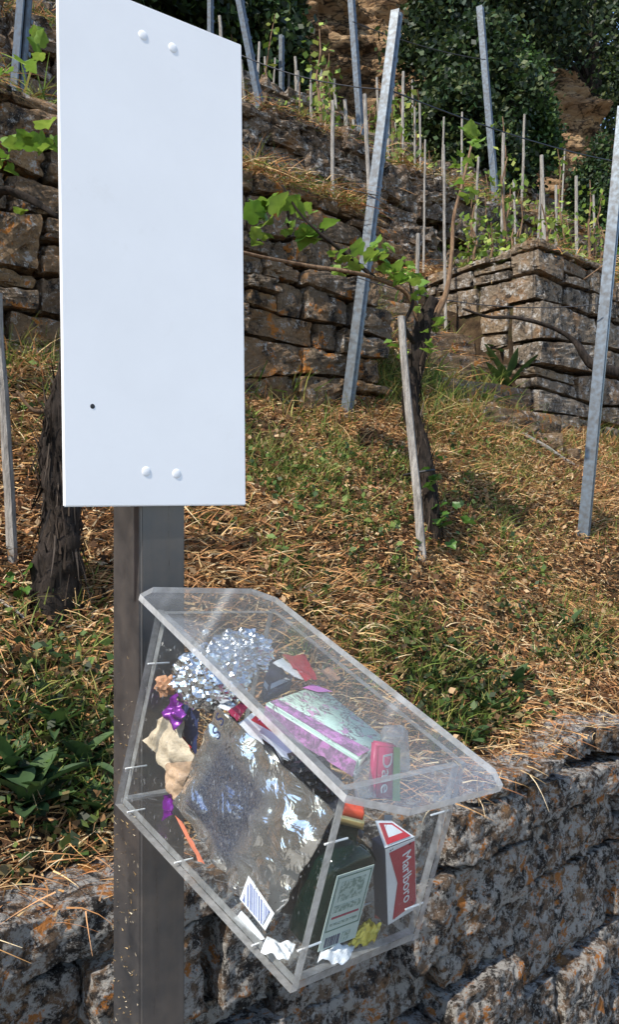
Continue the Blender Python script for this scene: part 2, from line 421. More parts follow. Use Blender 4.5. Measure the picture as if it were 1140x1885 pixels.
# wall beside the path (large lichen covered stones)
w1 = stone_wall('stone_wall', 'low lichen-crusted stone wall beside the path, behind the litter box post',
    (NN*S1, U, Zv, -NN), -.5, 4.3, lambda p: .80+.025*math.sin(p*2.2)+.02*math.sin(p*5+1), lambda p: PATH_Z-.03, (.17, .34), (.26, .66), M_stone_front,
    .34, 30, .020, 8.0, .13, .009, .05, .05, True)
# second wall, left of the stair
stone_wall('stone_wall', 'brown drystone wall of blocky stones at the top of the grassy slope, left of the stair gap',
    (NN*S2, U, Zv, -NN), .3, NI0, lambda p: 3.50+.03*math.sin(p*3), lambda p: 2.14, (.09, .22), (.15, .46), M_stone, .26, 9, .022, 7, .17, .008, .045, .035)
# second wall, right of the stair
stone_wall('stone_wall', 'grey drystone wall of long stones with dark open joints, right of the stair gap',
    (NN*S2, U, Zv, -NN), NI1, 9.0, lambda p: 3.70-.05*max(0, p-NI1), lambda p: 2.16, (.15, .25), (.30, .70), M_stone_pale, .26, 10, .013, 6, .10, .013, .035, .03, False, False)
stone_wall('stone_wall', 'sunlit pale end of drystone wall turning back along the stair',
    (U*NI1, NN, Zv, -U), S2+.28, 4.95, lambda p: 3.66, lambda p: 2.2, (.14, .22), (.18, .42), M_stone_pale, .24, 9, .012, 8, .10, .013, .03, .025, False, False)
# third and fourth walls: rubble
stone_wall('stone_wall', 'dark rubble wall on the terrace above the blocky wall',
    (NN*S3, U, Zv, -NN), 1.0, 9.6, lambda p: 4.98+.08*math.sin(p*1.7)+.05*math.sin(p*4.3), lambda p: 3.88, (.12, .20), (.24, .46), M_stone_far, .26, 6, .045, 7, .2, -.006, .07, .06)
stone_wall('stone_wall', 'uppermost rough rubble wall below the cliff',
    (NN*S4, U, Zv, -NN), 1.6, 11.5, lambda p: 6.60+.1*math.sin(p*1.3)+.06*math.sin(p*3.3), lambda p: 5.6, (.15, .25), (.30, .60), M_stone_far, .28, 5, .06, 6, .25, -.008, .08, .08)
# stair in the gap
st = empty('stone_stair', P(4.9, 3.7, 2.3)); tag(st, 'overgrown stone steps climbing through the gap between drystone walls', 'stair')
for k in range(6):
    s0 = 3.42+k*.27; zz = float(np.interp(s0, qs, qz))+.13
    me, C = rock([(4.45+random.uniform(-.1,.1), zz-.12), (5.40, zz-.12), (5.40, zz+.09), (4.45+random.uniform(-.1,.1), zz+.08)], .36, (NN*(s0), U, Zv, -NN), 6, .18, .014, 8, k*7)
    o = link('step', me, M_stone); o.location = C-Vector(st.location); o.parent = st
# loose stones below and above
for (px, py, w, h, lab, z) in ((900, 745, .30, .13, 'flat loose stone half sunk in grass below the stair', 0), (1010, 765, .34, .16, 'rounded loose stone at the foot of the right drystone wall', 0),
                            (820, 330, .5, .22, 'pale loose stone lying on the terrace edge under the vine stakes', 1)):
    p = ground_at(px, py) if not z else on_terr(920, 4.05)
    me, C = rock([(-w/2, -h*.4), (w/2, -h*.4), (w/2*.9, h*.6), (-w/2*.8, h*.55)], .22, (p, U, Zv, -NN), 8, .4, .02, 8, w*30)
    o = link('loose_stone', me, M_stone_pale); o.location = C; tag(o, lab, 'stone')

for k, (px, py) in enumerate(((842, 752), (880, 768), (925, 782), (965, 800), (1005, 822), (1045, 846))):
    p = ground_at(px, py); w, h = random.uniform(.22, .34), random.uniform(.12, .18)
    me, C = rock([(-w/2, -h*.4), (w/2, -h*.45), (w/2*.92, h*.6), (-w/2*.9, h*.5)], .2, (p, (U*.8-NN*.6).normalized(), Zv, (-NN*.8-U*.6).normalized()), 9, .22, .018, 8, k*11.0)
    o = link('edging_stone', me, M_stone); o.location = C; tag(o, 'weathered edging stone in the row below the stone steps', 'stone', 'edging stones below the steps')
# cliff
def cliff(name, label, u0, u1, s0, z0, z1, seed):
    nu_, nz_ = 170, 150; vs = []
    for j in range(nz_+1):
        for i in range(nu_+1):
            u = u0+(u1-u0)*i/nu_; z = z0+(z1-z0)*j/nz_; s = s0+(z-z0)*.35
            p = P(u, s, z); q = Vector((u*.55+seed, s*.3, z*1.3+.35*u))
            d = mnoise.fractal(q, .75, 2.1, 8)*.75+.10*mnoise.noise(Vector((u*.5, seed, z*6+u*1.5)))+.28*math.sin(z*7+u*1.7+4*mnoise.noise(p*.5))*mnoise.noise(p*.8+Vector((9, 0, seed)))
            edge = min(i/nu_, 1-i/nu_)*6; d -= max(0, 1-edge)**2*1.6
            vs.append(p-NN*d)
    fs = [(j*(nu_+1)+i, j*(nu_+1)+i+1, (j+1)*(nu_+1)+i+1, (j+1)*(nu_+1)+i) for j in range(nz_) for i in range(nu_)]
    o = link(name, mesh(name, vs, fs, True), M_cliff, kind='structure'); o['label'] = label; return o
def cliff_mat():
    m, nt, b, _ = new_mat('sandstone_cliff'); p = pos(nt)
    mp = N(nt, 'Mapping'); mp.inputs['Scale'].default_value = (.6, .6, 2.2); nt.links.new(p, mp.inputs[0])
    n = noise_node(nt, mp.outputs[0], 1.6, 9, .68, .6)
    c = ramp(nt, n, [(.30, (.16,.10,.06)), (.45, (.42,.26,.14)), (.6, (.56,.38,.21)), (.75, (.46,.34,.23))])
    n2 = noise_node(nt, p, 3.5, 8, .72, 1)
    c = mixc(nt, ramp(nt, n2, [(.56, 0.0), (.64, .8)]), c, (.06,.05,.04))
    for sc_, hw in ((1.3, .012), (2.6, .010)):
        cr = noise_node(nt, mp.outputs[0], sc_, 4, .55, .3)
        c = mixc(nt, ramp(nt, cr, [(.5-hw*2, 0.0), (.5-hw*.5, .85), (.5+hw*.5, .85), (.5+hw*2, 0.0)]), c, (.035,.026,.02))
    nt.links.new(c, b.inputs['Base Color']); b.inputs['Roughness'].default_value = .95; b.inputs['Specular IOR Level'].default_value = .15
    bump(nt, noise_node(nt, mp.outputs[0], 4, 12, .75), b, 1, .3); return m
M_cliff = cliff_mat()
cliff('rock_cliff', 'tan layered sandstone cliff above the top terrace', 5.2, 13.6, 10.6, 6.6, 13.5, 0.0)
cliff('rock_cliff', 'pale sandstone outcrop beyond the dark bushes', 11.6, 20.5, 9.0, 4.5, 12.6, 5.3)

# ------------------------------------------------------------------ grass
def blades(base, length, az, el, width, bend, cols, name, mat, nseg=2):
    """numpy strips: base (n,3), one colour per blade"""
    n = len(base); d = np.stack([np.cos(az)*np.cos(el), np.sin(az)*np.cos(el), np.sin(el)], -1)
    side = np.stack([-np.sin(az), np.cos(az), np.zeros(n)], -1)
    tw = rng.uniform(-1.2, 1.2, n)[:, None]; upv = np.cross(d, side); side = side*np.cos(tw)+upv*np.sin(tw)
    bdir = np.stack([np.cos(az+rng.normal(0, .8, n)), np.sin(az+rng.normal(0, .8, n)), -np.ones(n)*.9], -1)
    rows = []
    for k in range(nseg+1):
        t = k/nseg; c = base+d*(length*t)[:, None]+bdir*(bend*length*t*t)[:, None]
        w = (width*(1-t*.85))[:, None]*.5
        rows += [c-side*w, c+side*w]
    V = np.stack(rows, 1); nv = 2*(nseg+1); o = (np.arange(n)*nv)[:, None]
    fs = np.concatenate([o+np.array([2*k, 2*k+1, 2*k+3, 2*k+2]) for k in range(nseg)], 0)
    me = bpy.data.meshes.new(name); me.vertices.add(n*nv); me.vertices.foreach_set('co', V.reshape(-1))
    m = len(fs); me.loops.add(m*4); me.loops.foreach_set('vertex_index', fs.reshape(-1).astype(np.int32))
    me.polygons.add(m); me.polygons.foreach_set('loop_start', np.arange(m, dtype=np.int32)*4)
    me.update(calc_edges=True); me.validate()
    a = me.color_attributes.new('Col', 'FLOAT_COLOR', 'POINT')
    cc = np.concatenate([np.repeat(cols, nv, 0), np.ones((n*nv, 1))], 1); a.data.foreach_set('color', cc.reshape(-1))
    return me
def pick(pal, n, var=.25):
    pal = np.array(pal); c = pal[rng.integers(0, len(pal), n)]
    return np.clip(c*rng.uniform(1-var, 1+var, (n, 1)), 0, 1)
STRAW = [(.54,.30,.12), (.46,.23,.095), (.60,.41,.20), (.40,.18,.075), (.22,.10,.045), (.50,.27,.13), (.66,.52,.32), (.14,.07,.035)]
GREEN = [(.10,.16,.03), (.16,.21,.04), (.06,.11,.02), (.22,.24,.06), (.30,.28,.08)]
def scatter(n, u0, u1, s0, s1):
    u = rng.uniform(u0, u1, n); s = rng.uniform(s0, s1, n); return u, s
def patch(u, s): return np.sin(2.1*u+.7)+np.sin(3.3*s+1.9*u)+.8*np.sin(5.7*u-4.3*s+2)+.6*np.sin(9.1*s+7*u)
def straw(n, u0, u1, s0, s1, ln, wd, name, label, pal=STRAW, elr=(0.0, .75)):
    u, s = scatter(n, u0, u1, s0, s1); z = gz(u, s)+rng.uniform(-.005, .045, n)
    b = np.stack([u*U.x+s*NN.x, u*U.y+s*NN.y, z], -1)
    az = rng.uniform(0, 2*math.pi, n); el = rng.uniform(*elr, n)+.28*np.sin(az-TH)
    L = rng.uniform(*ln, n)*np.clip(1+.25*patch(u*.7, s*.7), .5, 1.6)
    pn = patch(u*1.3, s*1.3)+.8*patch(u*3.1+2, s*3.7); c = pick(pal, n)
    k = np.clip((pn-1.1+rng.normal(0, .8, n))*.42, -1, 1)[:, None]
    c = np.where(k > 0, c*(1-k*.75)+np.array((.06,.034,.018))*k*.75, c*(1+.25*k)+np.array((.26,.19,.07))*(-k)*.25)
    keep = (pn < 1.5) | (rng.random(n) < .3); L = np.where(keep, L, L*.25)
    az = az*.55+.45*(1.5*patch(u, s)+rng.choice([0, math.pi], n))
    me = blades(b, L, az, el, rng.uniform(*wd, n), rng.uniform(.0, 1.0, n), c, name, M_straw, 3)
    o = link(name, me, M_straw, kind='stuff'); o['label'] = label; o['category'] = 'grass'; return o
straw(175000, -.6, 7.4, 1.62, 3.72, (.022, .088), (.003, .008), 'dry_grass', 'matted brown dry grass covering the slope between the walls')
straw(26000, 0.2, 12, 3.72, 5.6, (.06, .22), (.006, .014), 'dry_grass', 'dry grass along the edge of the second terrace', elr=(-.2, 1.0))
straw(26000, 0.8, 16, 5.5, 10.5, (.08, .26), (.010, .022), 'dry_grass', 'dry grass and weeds on the upper terraces', STRAW+GREEN+GREEN, (0, 1.2))
def litter(n, u0, u1, s0, s1, size):
    u, s = scatter(n, u0, u1, s0, s1); z = gz(u, s)+rng.uniform(.0, .05, n)
    me = leaf_cloud(np.stack([u*U.x+s*NN.x, u*U.y+s*NN.y, z], -1), n, (.01, .01, .012), size, [(.20,.10,.05), (.30,.17,.08), (.10,.055,.03), (.38,.26,.15), (.06,.035,.02)])
    o = link('leaf_litter', me, M_straw, kind='stuff'); o['label'] = 'brown dead leaf litter scattered in the dry grass'; o['category'] = 'litter'
# a straggly fringe hanging over the path wall
n = 9000; u = rng.uniform(-.6, 4.6, n); s = rng.uniform(1.52, 1.85, n); z = .80+.025*np.sin(u*2.2)+.02*np.sin(u*5+1)+rng.uniform(-.02, .05, n)
keep = rng.random(n) < np.clip((s-1.5)/.25, 0, 1)*(.5+.5*np.sin(u*3.1+1)); u, s, z = u[keep], s[keep], z[keep]
az = rng.uniform(0, 6.28, len(u)); me = blades(np.stack([u*U.x+s*NN.x, u*U.y+s*NN.y, z], -1), rng.uniform(.03, .10, len(u)), az, rng.uniform(-.3, .5, len(u)), rng.uniform(.002, .005, len(u)), rng.uniform(.1, .6, len(u)), pick(STRAW, len(u)), 'fringe', M_straw, 3)
o = link('dry_grass', me, M_straw, kind='stuff'); o['label'] = 'loose straw lying over the top of the lichen-crusted wall'; o['category'] = 'grass'

for (uu0, uu1, sc0, zf, lab_, m_) in ((.4, 3.6, 3.72, 3.50, 'orange dry grass hanging over the top of the blocky wall', 3800), (5.4, 8.6, 3.74, 3.66, 'dry grass hanging over the top of the right drystone wall', 1800), (1.0, 9.4, 5.46, 4.97, 'dry grass along the top of the dark rubble wall', 4200)):
    u = rng.uniform(uu0, uu1, m_); s = sc0+rng.normal(0, .07, m_); kk = patch(u*1.4, s) > -.9; u, s = u[kk], s[kk]; n_ = len(u)
    az = rng.uniform(0, 6.28, n_); me = blades(np.stack([u*U.x+s*NN.x, u*U.y+s*NN.y, zf+rng.uniform(-.05, .04, n_)], -1), rng.uniform(.06, .2, n_), az, rng.uniform(-.2, 1.2, n_), rng.uniform(.004, .010, n_), rng.uniform(.1, .9, n_), pick(STRAW+GREEN, n_), 'fringe', M_straw, 3)
    o = link('dry_grass', me, M_straw, kind='stuff'); o['label'] = lab_; o['category'] = 'grass'
# green tufts
spots = [(560,900,.30), (520,870,.25), (480,860,.2), (610,930,.25), (700,900,.3), (840,830,.35), (900,800,.3), (960,800,.3), (800,780,.25), (620,840,.2), (940,900,.3), (1000,880,.3), (880,960,.2),
         (780,1220,.16), (740,1260,.14), (820,1190,.14), (1060,1170,.18), (1100,1140,.18), (1040,1210,.14), (860,1350,.14), (820,1310,.14), (900,1290,.12), (540,1070,.14), (700,1120,.1), (960,1030,.18),
         (60,1400,.12), (130,1440,.12), (30,1340,.14), (180,1480,.1), (120,1330,.1), (60,780,.3), (40,620,.3), (60,560,.3), (100,1170,.14), (690,700,.2), (850,700,.25), (900,680,.25), (480,830,.3), (1100,960,.2), (660,1190,.1), (150,1270,.12)]
bs, ls, azs, els, ws, cs = [], [], [], [], [], []
def tuft(p, rad, n, ln, wd, pal, el=(.6, 1.5)):
    a = rng.uniform(0, 6.28, n); r = rad*np.sqrt(rng.random(n)); u0, s0 = uv_of(p.x, p.y)
    u = u0+r*np.cos(a); s = np.maximum(s0+r*np.sin(a), 1.66); zz = gz(u, s)
    bs.append(np.stack([u*U.x+s*NN.x, u*U.y+s*NN.y, zz], -1)); ls.append(rng.uniform(*ln, n)); azs.append(rng.uniform(0, 6.28, n)); els.append(rng.uniform(*el, n))
    ws.append(rng.uniform(*wd, n)); cs.append(pick(pal, n))
for (px, py, rad) in spots:
    p = ground_at(px, py); tuft(p, rad, int(900*rad), (.05, .15), (.004, .009), GREEN)
for _ in range(170):
    u0 = rng.uniform(-.4, 6.5); s0 = rng.uniform(1.8, 3.65); tuft(P(u0, s0, 0), rng.uniform(.03, .13), int(rng.integers(12, 50)), (.04, .12), (.003, .008), [(.14,.22,.035), (.22,.28,.05), (.10,.16,.03), (.30,.32,.09)])
for _ in range(300):
    u0 = rng.uniform(.5, 12); s0 = rng.uniform(3.7, 10.3); tuft(P(u0, s0, 0), rng.uniform(.05, .3), int(rng.integers(20, 60)), (.08, .30), (.010, .025), GREEN+[(.2,.3,.05)])
for _ in range(70): # weeds hanging at the foot of the second wall and in the stair gap
    u0 = rng.uniform(.8, 8); s0 = rng.uniform(3.35, 3.62); tuft(P(u0, s0, 0), .14, 30, (.08, .26), (.004, .010), GREEN+STRAW[:4])
for _ in range(45):
    tuft(P(rng.uniform(3.7, 4.5), rng.uniform(3.5, 5.1), 0), .16, 45, (.10, .32), (.005, .012), GREEN+[(.04,.07,.015), (.30,.2,.05)])
me = blades(np.concatenate(bs), np.concatenate(ls), np.concatenate(azs), np.concatenate(els), np.concatenate(ws), rng.uniform(.05, .5, sum(map(len, ls))), np.concatenate(cs), 'green_grass', M_green, 3)
o = link('green_grass', me, M_green, kind='stuff'); o['label'] = 'green grass tufts growing through the dry grass'; o['category'] = 'grass'

def leaf_cloud(centers, n, spread, size, pal, name='foliage'):
    n = int(n); c = np.array(centers)[rng.integers(0, len(centers), n)]+rng.normal(0, 1, (n, 3))*np.array(spread)
    nrm = rng.normal(0, 1, (n, 3)); nrm[:, 2] += .6; nrm /= np.linalg.norm(nrm, axis=1)[:, None]
    t = np.cross(nrm, rng.normal(0, 1, (n, 3))); t /= np.linalg.norm(t, axis=1)[:, None]; w = np.cross(nrm, t)
    s_ = (size*rng.uniform(.6, 1.3, n))[:, None]
    V = np.stack([c-t*s_*.5, c+w*s_*.36-nrm*s_*.06, c+t*s_*.55, c-w*s_*.36-nrm*s_*.06], 1)
    me = bpy.data.meshes.new(name); me.vertices.add(n*4); me.vertices.foreach_set('co', V.reshape(-1)); me.loops.add(n*4)
    me.loops.foreach_set('vertex_index', np.arange(n*4, dtype=np.int32)); me.polygons.add(n); me.polygons.foreach_set('loop_start', np.arange(n, dtype=np.int32)*4)
    me.update(calc_edges=True); a = me.color_attributes.new('Col', 'FLOAT_COLOR', 'POINT')
    a.data.foreach_set('color', np.concatenate([np.repeat(pick(pal, n, .35), 4, 0), np.ones((n*4, 1))], 1).reshape(-1)); return me
litter(30000, -.6, 7.4, 1.66, 3.7, .028)
def groundcover(spot_list, dens, size, pal, label):
    cen = []
    for (px, py, rad) in spot_list:
        p = ground_at(px, py); u0, s0 = uv_of(p.x, p.y); m = int(dens*rad)
        a = rng.uniform(0, 6.28, m); r = rad*np.sqrt(rng.random(m)); u = u0+r*np.cos(a)*1.3; s = np.maximum(s0+r*np.sin(a)*.8, 1.7)
        cen.append(np.stack([u*U.x+s*NN.x, u*U.y+s*NN.y, gz(u, s)+.02+.05*rng.random(m)], -1))
    cen = np.concatenate(cen); me = leaf_cloud(cen, len(cen), (.008, .008, .012), size, pal)
    o = link('ground_cover', me, M_leafc, kind='stuff'); o['label'] = label; o['category'] = 'weeds'
DKW = [(.025,.05,.014), (.05,.09,.02), (.02,.03,.012), (.10,.13,.03), (.16,.12,.05)]
groundcover([(150,1440,.2), (60,1470,.22), (30,1370,.2), (110,1390,.2), (190,1520,.14), (20,1530,.16), (110,1300,.14), (880,1330,.2), (820,1290,.2), (860,1390,.16), (940,1290,.18), (900,1230,.2), (980,1180,.2), (1060,1190,.2), (770,1210,.16)], 800, .032, DKW, 'dark low weeds along the lower edge of the slope')
groundcover([(560,900,.3), (520,880,.25), (620,940,.3), (700,890,.3), (840,820,.35), (930,800,.3), (820,985,.2), (690,1010,.2), (560,1075,.16), (960,1050,.2), (470,940,.25), (860,900,.3), (40,780,.3), (90,1200,.14)], 330, .034, [(.06,.11,.025), (.10,.16,.035), (.03,.06,.018), (.15,.20,.05)], 'small green weeds among the dry grass of the slope')

# broad-leaved weeds, each a plant
def leaf_shape(kind):
    if kind == 'vine':
        out = [(0,.06),(.18,-.10),(.40,-.04),(.50,.14),(.46,.30),(.56,.46),(.50,.60),(.34,.66),(.24,.80),(.10,.90),(0,1.0),(-.10,.90),(-.24,.80),(-.34,.66),(-.50,.60),(-.56,.46),(-.46,.30),(-.50,.14),(-.40,-.04),(-.18,-.10)]
        vs = [Vector((x*.9, y, .34*abs(x)-.28*y*y+.05*math.sin(9*x+7*y))) for x, y in out]; c = len(vs); vs.append(Vector((0, .4, -.03)))
        fs = [(i, (i+1) % c, c) for i in range(c)]
    else:
        vs, fs = [], []; k = 6
        for i in range(k+1):
            t = i/k; w = .20*math.sin(math.pi*(t*.86+.10))**.8*(1 if i < k else .1); zc = .30*t-.42*t*t
            vs += [Vector((-w, t, zc+.06)), Vector((0, t, zc)), Vector((w, t, zc+.06))]
        for i in range(k): a = i*3; fs += [(a, a+1, a+4, a+3), (a+1, a+2, a+5, a+4)]
    return mesh('leaf', vs, fs, True)
LEAF_V, LEAF_W = leaf_shape('vine'), leaf_shape('weed')
LEAF_V.materials.append(M_vineleaf); LEAF_W.materials.append(M_weed)
LEAF_G = LEAF_V.copy(); LEAF_G.materials.clear(); LEAF_G.materials.append(leaf_mat('dark_vine_leaf', (.05,.13,.02), (.12,.23,.04)))
def weed(px, py, size, nleaf, label, smin=1.75, group=None):
    p = ground_at(px, py, smin); root = empty('broadleaf_weed', p); a0 = random.random()*6
    for k in range(nleaf):
        o = link('leaf', LEAF_W); o.parent = root; a = a0+k*2.4+random.uniform(-.3, .3); l = size*random.uniform(.6, 1.15)
        o.rotation_euler = (random.uniform(.15, 1.1), 0, a); o.scale = (l*random.uniform(.5, 1.25), l, l*random.uniform(.6, 1.6)); o.location = (0, 0, .01)
    tag(root, label, 'weed', group); return root
weed(50, 1500, .15, 16, 'dark broad-leaved weed on the bank at the left of the post foot')
weed(150, 1430, .13, 18, 'dense dark leafy weed just left of the sign post')
weed(100, 1360, .13, 15, 'dark leafy weed uphill of the dense weed by the sign post')
weed(185, 1510, .11, 14, 'small dark weed touching the sign post side', )
weed(15, 1440, .16, 14, 'long-leaved weed overhanging the lichen-crusted wall')
for i, (px, py, s_) in enumerate([(900,1320,.11), (860,1370,.11), (820,1270,.11), (950,1270,.10), (880,1240,.10)]):
    weed(px, py, s_, 8, 'low dark weed growing above the wall beside the box lid', group='weeds beside the box lid')
for px, py, s_ in [(560,1060,.08), (1050,1160,.11), (990,1220,.09)]:
    weed(px, py, s_, 7, 'small green weed in the dry grass of the slope', group='weeds on the dry slope')
weed(905, 690, .24, 9, 'tall green leafy weed beside the stone steps'); weed(930, 660, .2, 7, 'leafy weed at the foot of the pale wall end')
def yucca(px, s_, size, label):
    p = on_terr(px, s_); root = empty('spiky_plant', p)
    for k in range(16):
        o = link('leaf', LEAF_W); o.parent = root; a = k*2.4; l = size*random.uniform(.7, 1.1)
        o.rotation_euler = (random.uniform(.5, 1.3), 0, a); o.scale = (l*.5, l, l*.5)
    tag(root, label, 'plant'); return root
yucca(935, 3.95, .42, 'bright green spiky rosette plant on top of the right wall'); yucca(975, 4.0, .3, 'smaller spiky rosette beside the bright green one')

# ------------------------------------------------------------------ vineyard posts, stakes, wires
def steel_post(base, top, w, d, label, notch=True, group=None, sink=.25):
    """channel-section trellis post with wire hooks down one edge"""
    base = Vector(base); top = Vector(top); ax = (top-base).normalized(); L = (top-base).length
    root = empty('vineyard_post', base)
    f = (U*.94+NN*.34); f = (f-ax*f.dot(ax)).normalized(); g = f.cross(ax)
    prof = [(-.5,-.5),(.5,-.5),(.5,.35),(.30,.5),(-.02,.5),(-.10,.30),(-.10,-.25),(-.36,-.25),(-.36,.5),(-.5,.5)]
    bm = bmesh.new(); r0 = [bm.verts.new(-ax*sink+f*(x*w)+g*(y*d)) for x, y in prof]; r1 = [bm.verts.new(ax*L+f*(x*w)+g*(y*d)) for x, y in prof]
    n = len(prof)
    for i in range(n): bm.faces.new((r0[i], r0[(i+1) % n], r1[(i+1) % n], r1[i]))
    bm.faces.new(r1); bm.faces.new(r0[::-1])
    link('channel', bm_mesh(bm), M_galv, root)
    if notch:
        k = .18*L
        while k < L-.05:
            bm = bmesh.new(); c = ax*k+f*(.5*w)
            Mx = Matrix.Translation(c) @ Matrix((f, g, ax)).transposed().to_4x4()
            box_bm(bm, Mx, -.002, .012, -.02, .02, -.012, .012); link('wire_hook', bm_mesh(bm), M_galv, root); k += .16
    tag(root, label, 'post', group); return root
def post_px(bx, by, tx, ty, w, d, label, s=None, lean=0.0, **kw):
    b = ground_at(bx, by) if s is None else on_terr(bx, s)
    dist = b.y+lean; dd = ray(tx, ty); t = CAMP+dd*dist
    return steel_post(b, t, w, d, label, **kw)
p1 = post_px(640, 760, 732, 24, .075, .055, 'tall galvanised steel vine post leaning right beside the gnarled vine', lean=.15)
p2 = post_px(1076, 985, 1150, 200, .085, .06, 'galvanised steel vine post leaning right in front of the right drystone wall', lean=.1)
p3 = post_px(918, 330, 885, 14, .095, .07, 'rusted-top steel vine post leaning left before the dark bushes', s=6.0)
p4 = post_px(672, 250, 645, -40, .085, .06, 'steel vine post on the rubble terrace below the tan cliff', s=6.4)
p5 = post_px(490, 290, 436, -30, .075, .05, 'thin steel vine post on the rubble terrace next to the sign edge', s=5.75)
p6 = post_px(30, 110, 50, -60, .06, .05, 'short steel vine post rising above the wall left of the sign', s=3.98)
p7 = post_px(519, 190, 519, 66, .07, .05, 'small distant steel post below the dark tree', s=8.3)
p8 = post_px(388, 90, 388, -60, .07, .05, 'distant steel post seen over the top of the sign', s=8.0)

def stake(base, top, r, label, group):
    base = Vector(base); top = Vector(top); bm = bmesh.new(); n = 7
    if group: r *= random.uniform(.7, 1.4); top = top+(top-base).length*Vector((random.uniform(-.05, .05), random.uniform(-.05, .05), -random.uniform(0, .12)))
    pts = [base.lerp(top, t)-base+Vector((random.uniform(-1, 1), random.uniform(-1, 1), 0))*r*.25*(0 < t < 1) for t in np.linspace(-.12, 1, n)]
    tube(bm, pts, lerp_list([r, r*.95, r*.82], n), 7, True, .12)
    o = link('wooden_stake', bm_mesh(bm), M_stake); o.location = base
    tag(o, label, 'stake', group); return o
def stake_px(bx, by, tx, ty, r, label, s=None, group=None, lean=0):
    b = ground_at(bx, by) if s is None else on_terr(bx, s)
    return stake(b, CAMP+ray(tx, ty)*(b.y+lean), r, label, group)
stake_px(778, 1030, 739, 583, .021, 'thick grey wooden stake tied to the gnarled vine trunk', lean=.12)
stake_px(22, 1030, -4, 540, .017, 'weathered square stake left of the thick dark vine stump', lean=-.05)
stake_px(765, 560, 770, 430, .016, 'grey stake top behind the gnarled vine', s=3.75)
T2 = ('thin grey wooden vine stake on the terrace above the drystone walls', 'stakes on the second terrace')
T3 = ('thin grey wooden vine stake on the terrace above the dark rubble wall', 'stakes on the third terrace')
T4 = ('small distant grey vine stake below the cliff and trees', 'stakes on the top terrace')
for (x, tx, ty, s_, r) in [(822,826,235,4.4,.017), (688,678,150,4.6,.017), (612,604,180,4.9,.015), (925,935,206,4.5,.022), (952,957,305,4.6,.016), (1004,1009,262,4.2,.018), (1063,1067,318,4.3,.017), (1026,1031,335,4.7,.014),
                           (1100,1104,345,4.4,.015), (1090,1085,395,4.15,.013), (870,868,275,5.0,.014), (985,985,300,5.0,.014), (780,775,250,5.0,.013)]:
    b = on_terr(x, s_); stake(b, CAMP+ray(tx, ty)*b.y, r, *T2) if False else stake(b, CAMP+ray(tx, ty)*b.y, r, T2[0], T2[1])
for (x, tx, ty, s_, r) in [(741,743,104,6.0,.02), (640,640,172,5.9,.016), (655,655,210,6.3,.016), (575,572,150,6.1,.015), (715,716,160,6.6,.015), (765,764,175,6.3,.016), (775,776,185,6.9,.015), (813,812,200,6.5,.015),
                           (850,850,200,6.9,.015), (1030,1033,250,6.4,.014), (470,468,60,6.5,.016), (455,450,110,6.1,.015), (600,598,165,6.8,.015), (960,964,190,6.0,.014)]:
    b = on_terr(x, s_); stake(b, CAMP+ray(tx, ty)*b.y, r, T3[0], T3[1])
for (x, tx, ty, s_) in [(548,538,88,8.4), (552,551,130,8.2), (590,586,120,8.6), (570,570,118,9), (620,618,140,8.4), (495,492,95,8.3), (500,505,100,8.8), (412,410,20,8.2), (700,700,130,8.8), (730,728,140,9.2), (762,760,140,9), (610,606,125,9.3), (530,528,105,9.4)]:
    b = on_terr(x, s_); stake(b, CAMP+ray(tx, ty)*b.y, .02, T4[0], T4[1])

def wire(pts, label, r=.0035):
    bm = bmesh.new(); tube(bm, pts, r, 5); o = link('trellis_wire', bm_mesh(bm), M_wire); tag(o, label, 'wire'); return o
def post_pt(o, t, L): return None
def along(p, e, k, sag=.05):
    return [p.lerp(e, i/10)-Vector((0, 0, sag*4*(i/10)*(1-i/10))) for i in range(11)]
def dpt(px, py, y): return CAMP+ray(px, py)*y
wire(along(dpt(440,265,5.6), dpt(697,360,4.9), 0), 'dark trellis wire crossing the rubble to the tall leaning post', .004)
wire(along(dpt(440,100,5.8), dpt(712,165,5.0), 0), 'upper dark trellis wire running from the sign to the tall leaning post', .004)
wire(along(dpt(716,165,5.0), dpt(1150,300,7.4), 0), 'dark trellis wire crossing before the bushes', .005)
wire(along(dpt(655,510,4.85), dpt(1105,560,4.75), 0, .08), 'low trellis wire between the two leaning steel posts', .003)
wire(along(dpt(650,40,8.5), dpt(895,110,9.4), 0), 'far trellis wire between the posts below the trees', .005)

# ------------------------------------------------------------------ vines
def gnarled(name, pts, rads, mat, parent, n=12, jit=.25):
    sp = spline(pts, 7); bm = bmesh.new(); tube(bm, [p-Vector(parent.location) for p in sp], lerp_list(rads, len(sp)), n, True, jit)
    return link(name, bm_mesh(bm, smooth=True), mat, parent)
def leaf(parent, p, size, me=LEAF_V):
    o = link('leaf', me); o.parent = parent; o.location = p-Vector(parent.location)
    o.rotation_euler = (random.uniform(-.5, 1.3), random.uniform(-.8, .8), random.uniform(0, 6.28)); s_ = size*random.uniform(.45, .9); o.scale = (s_, s_, s_); return o
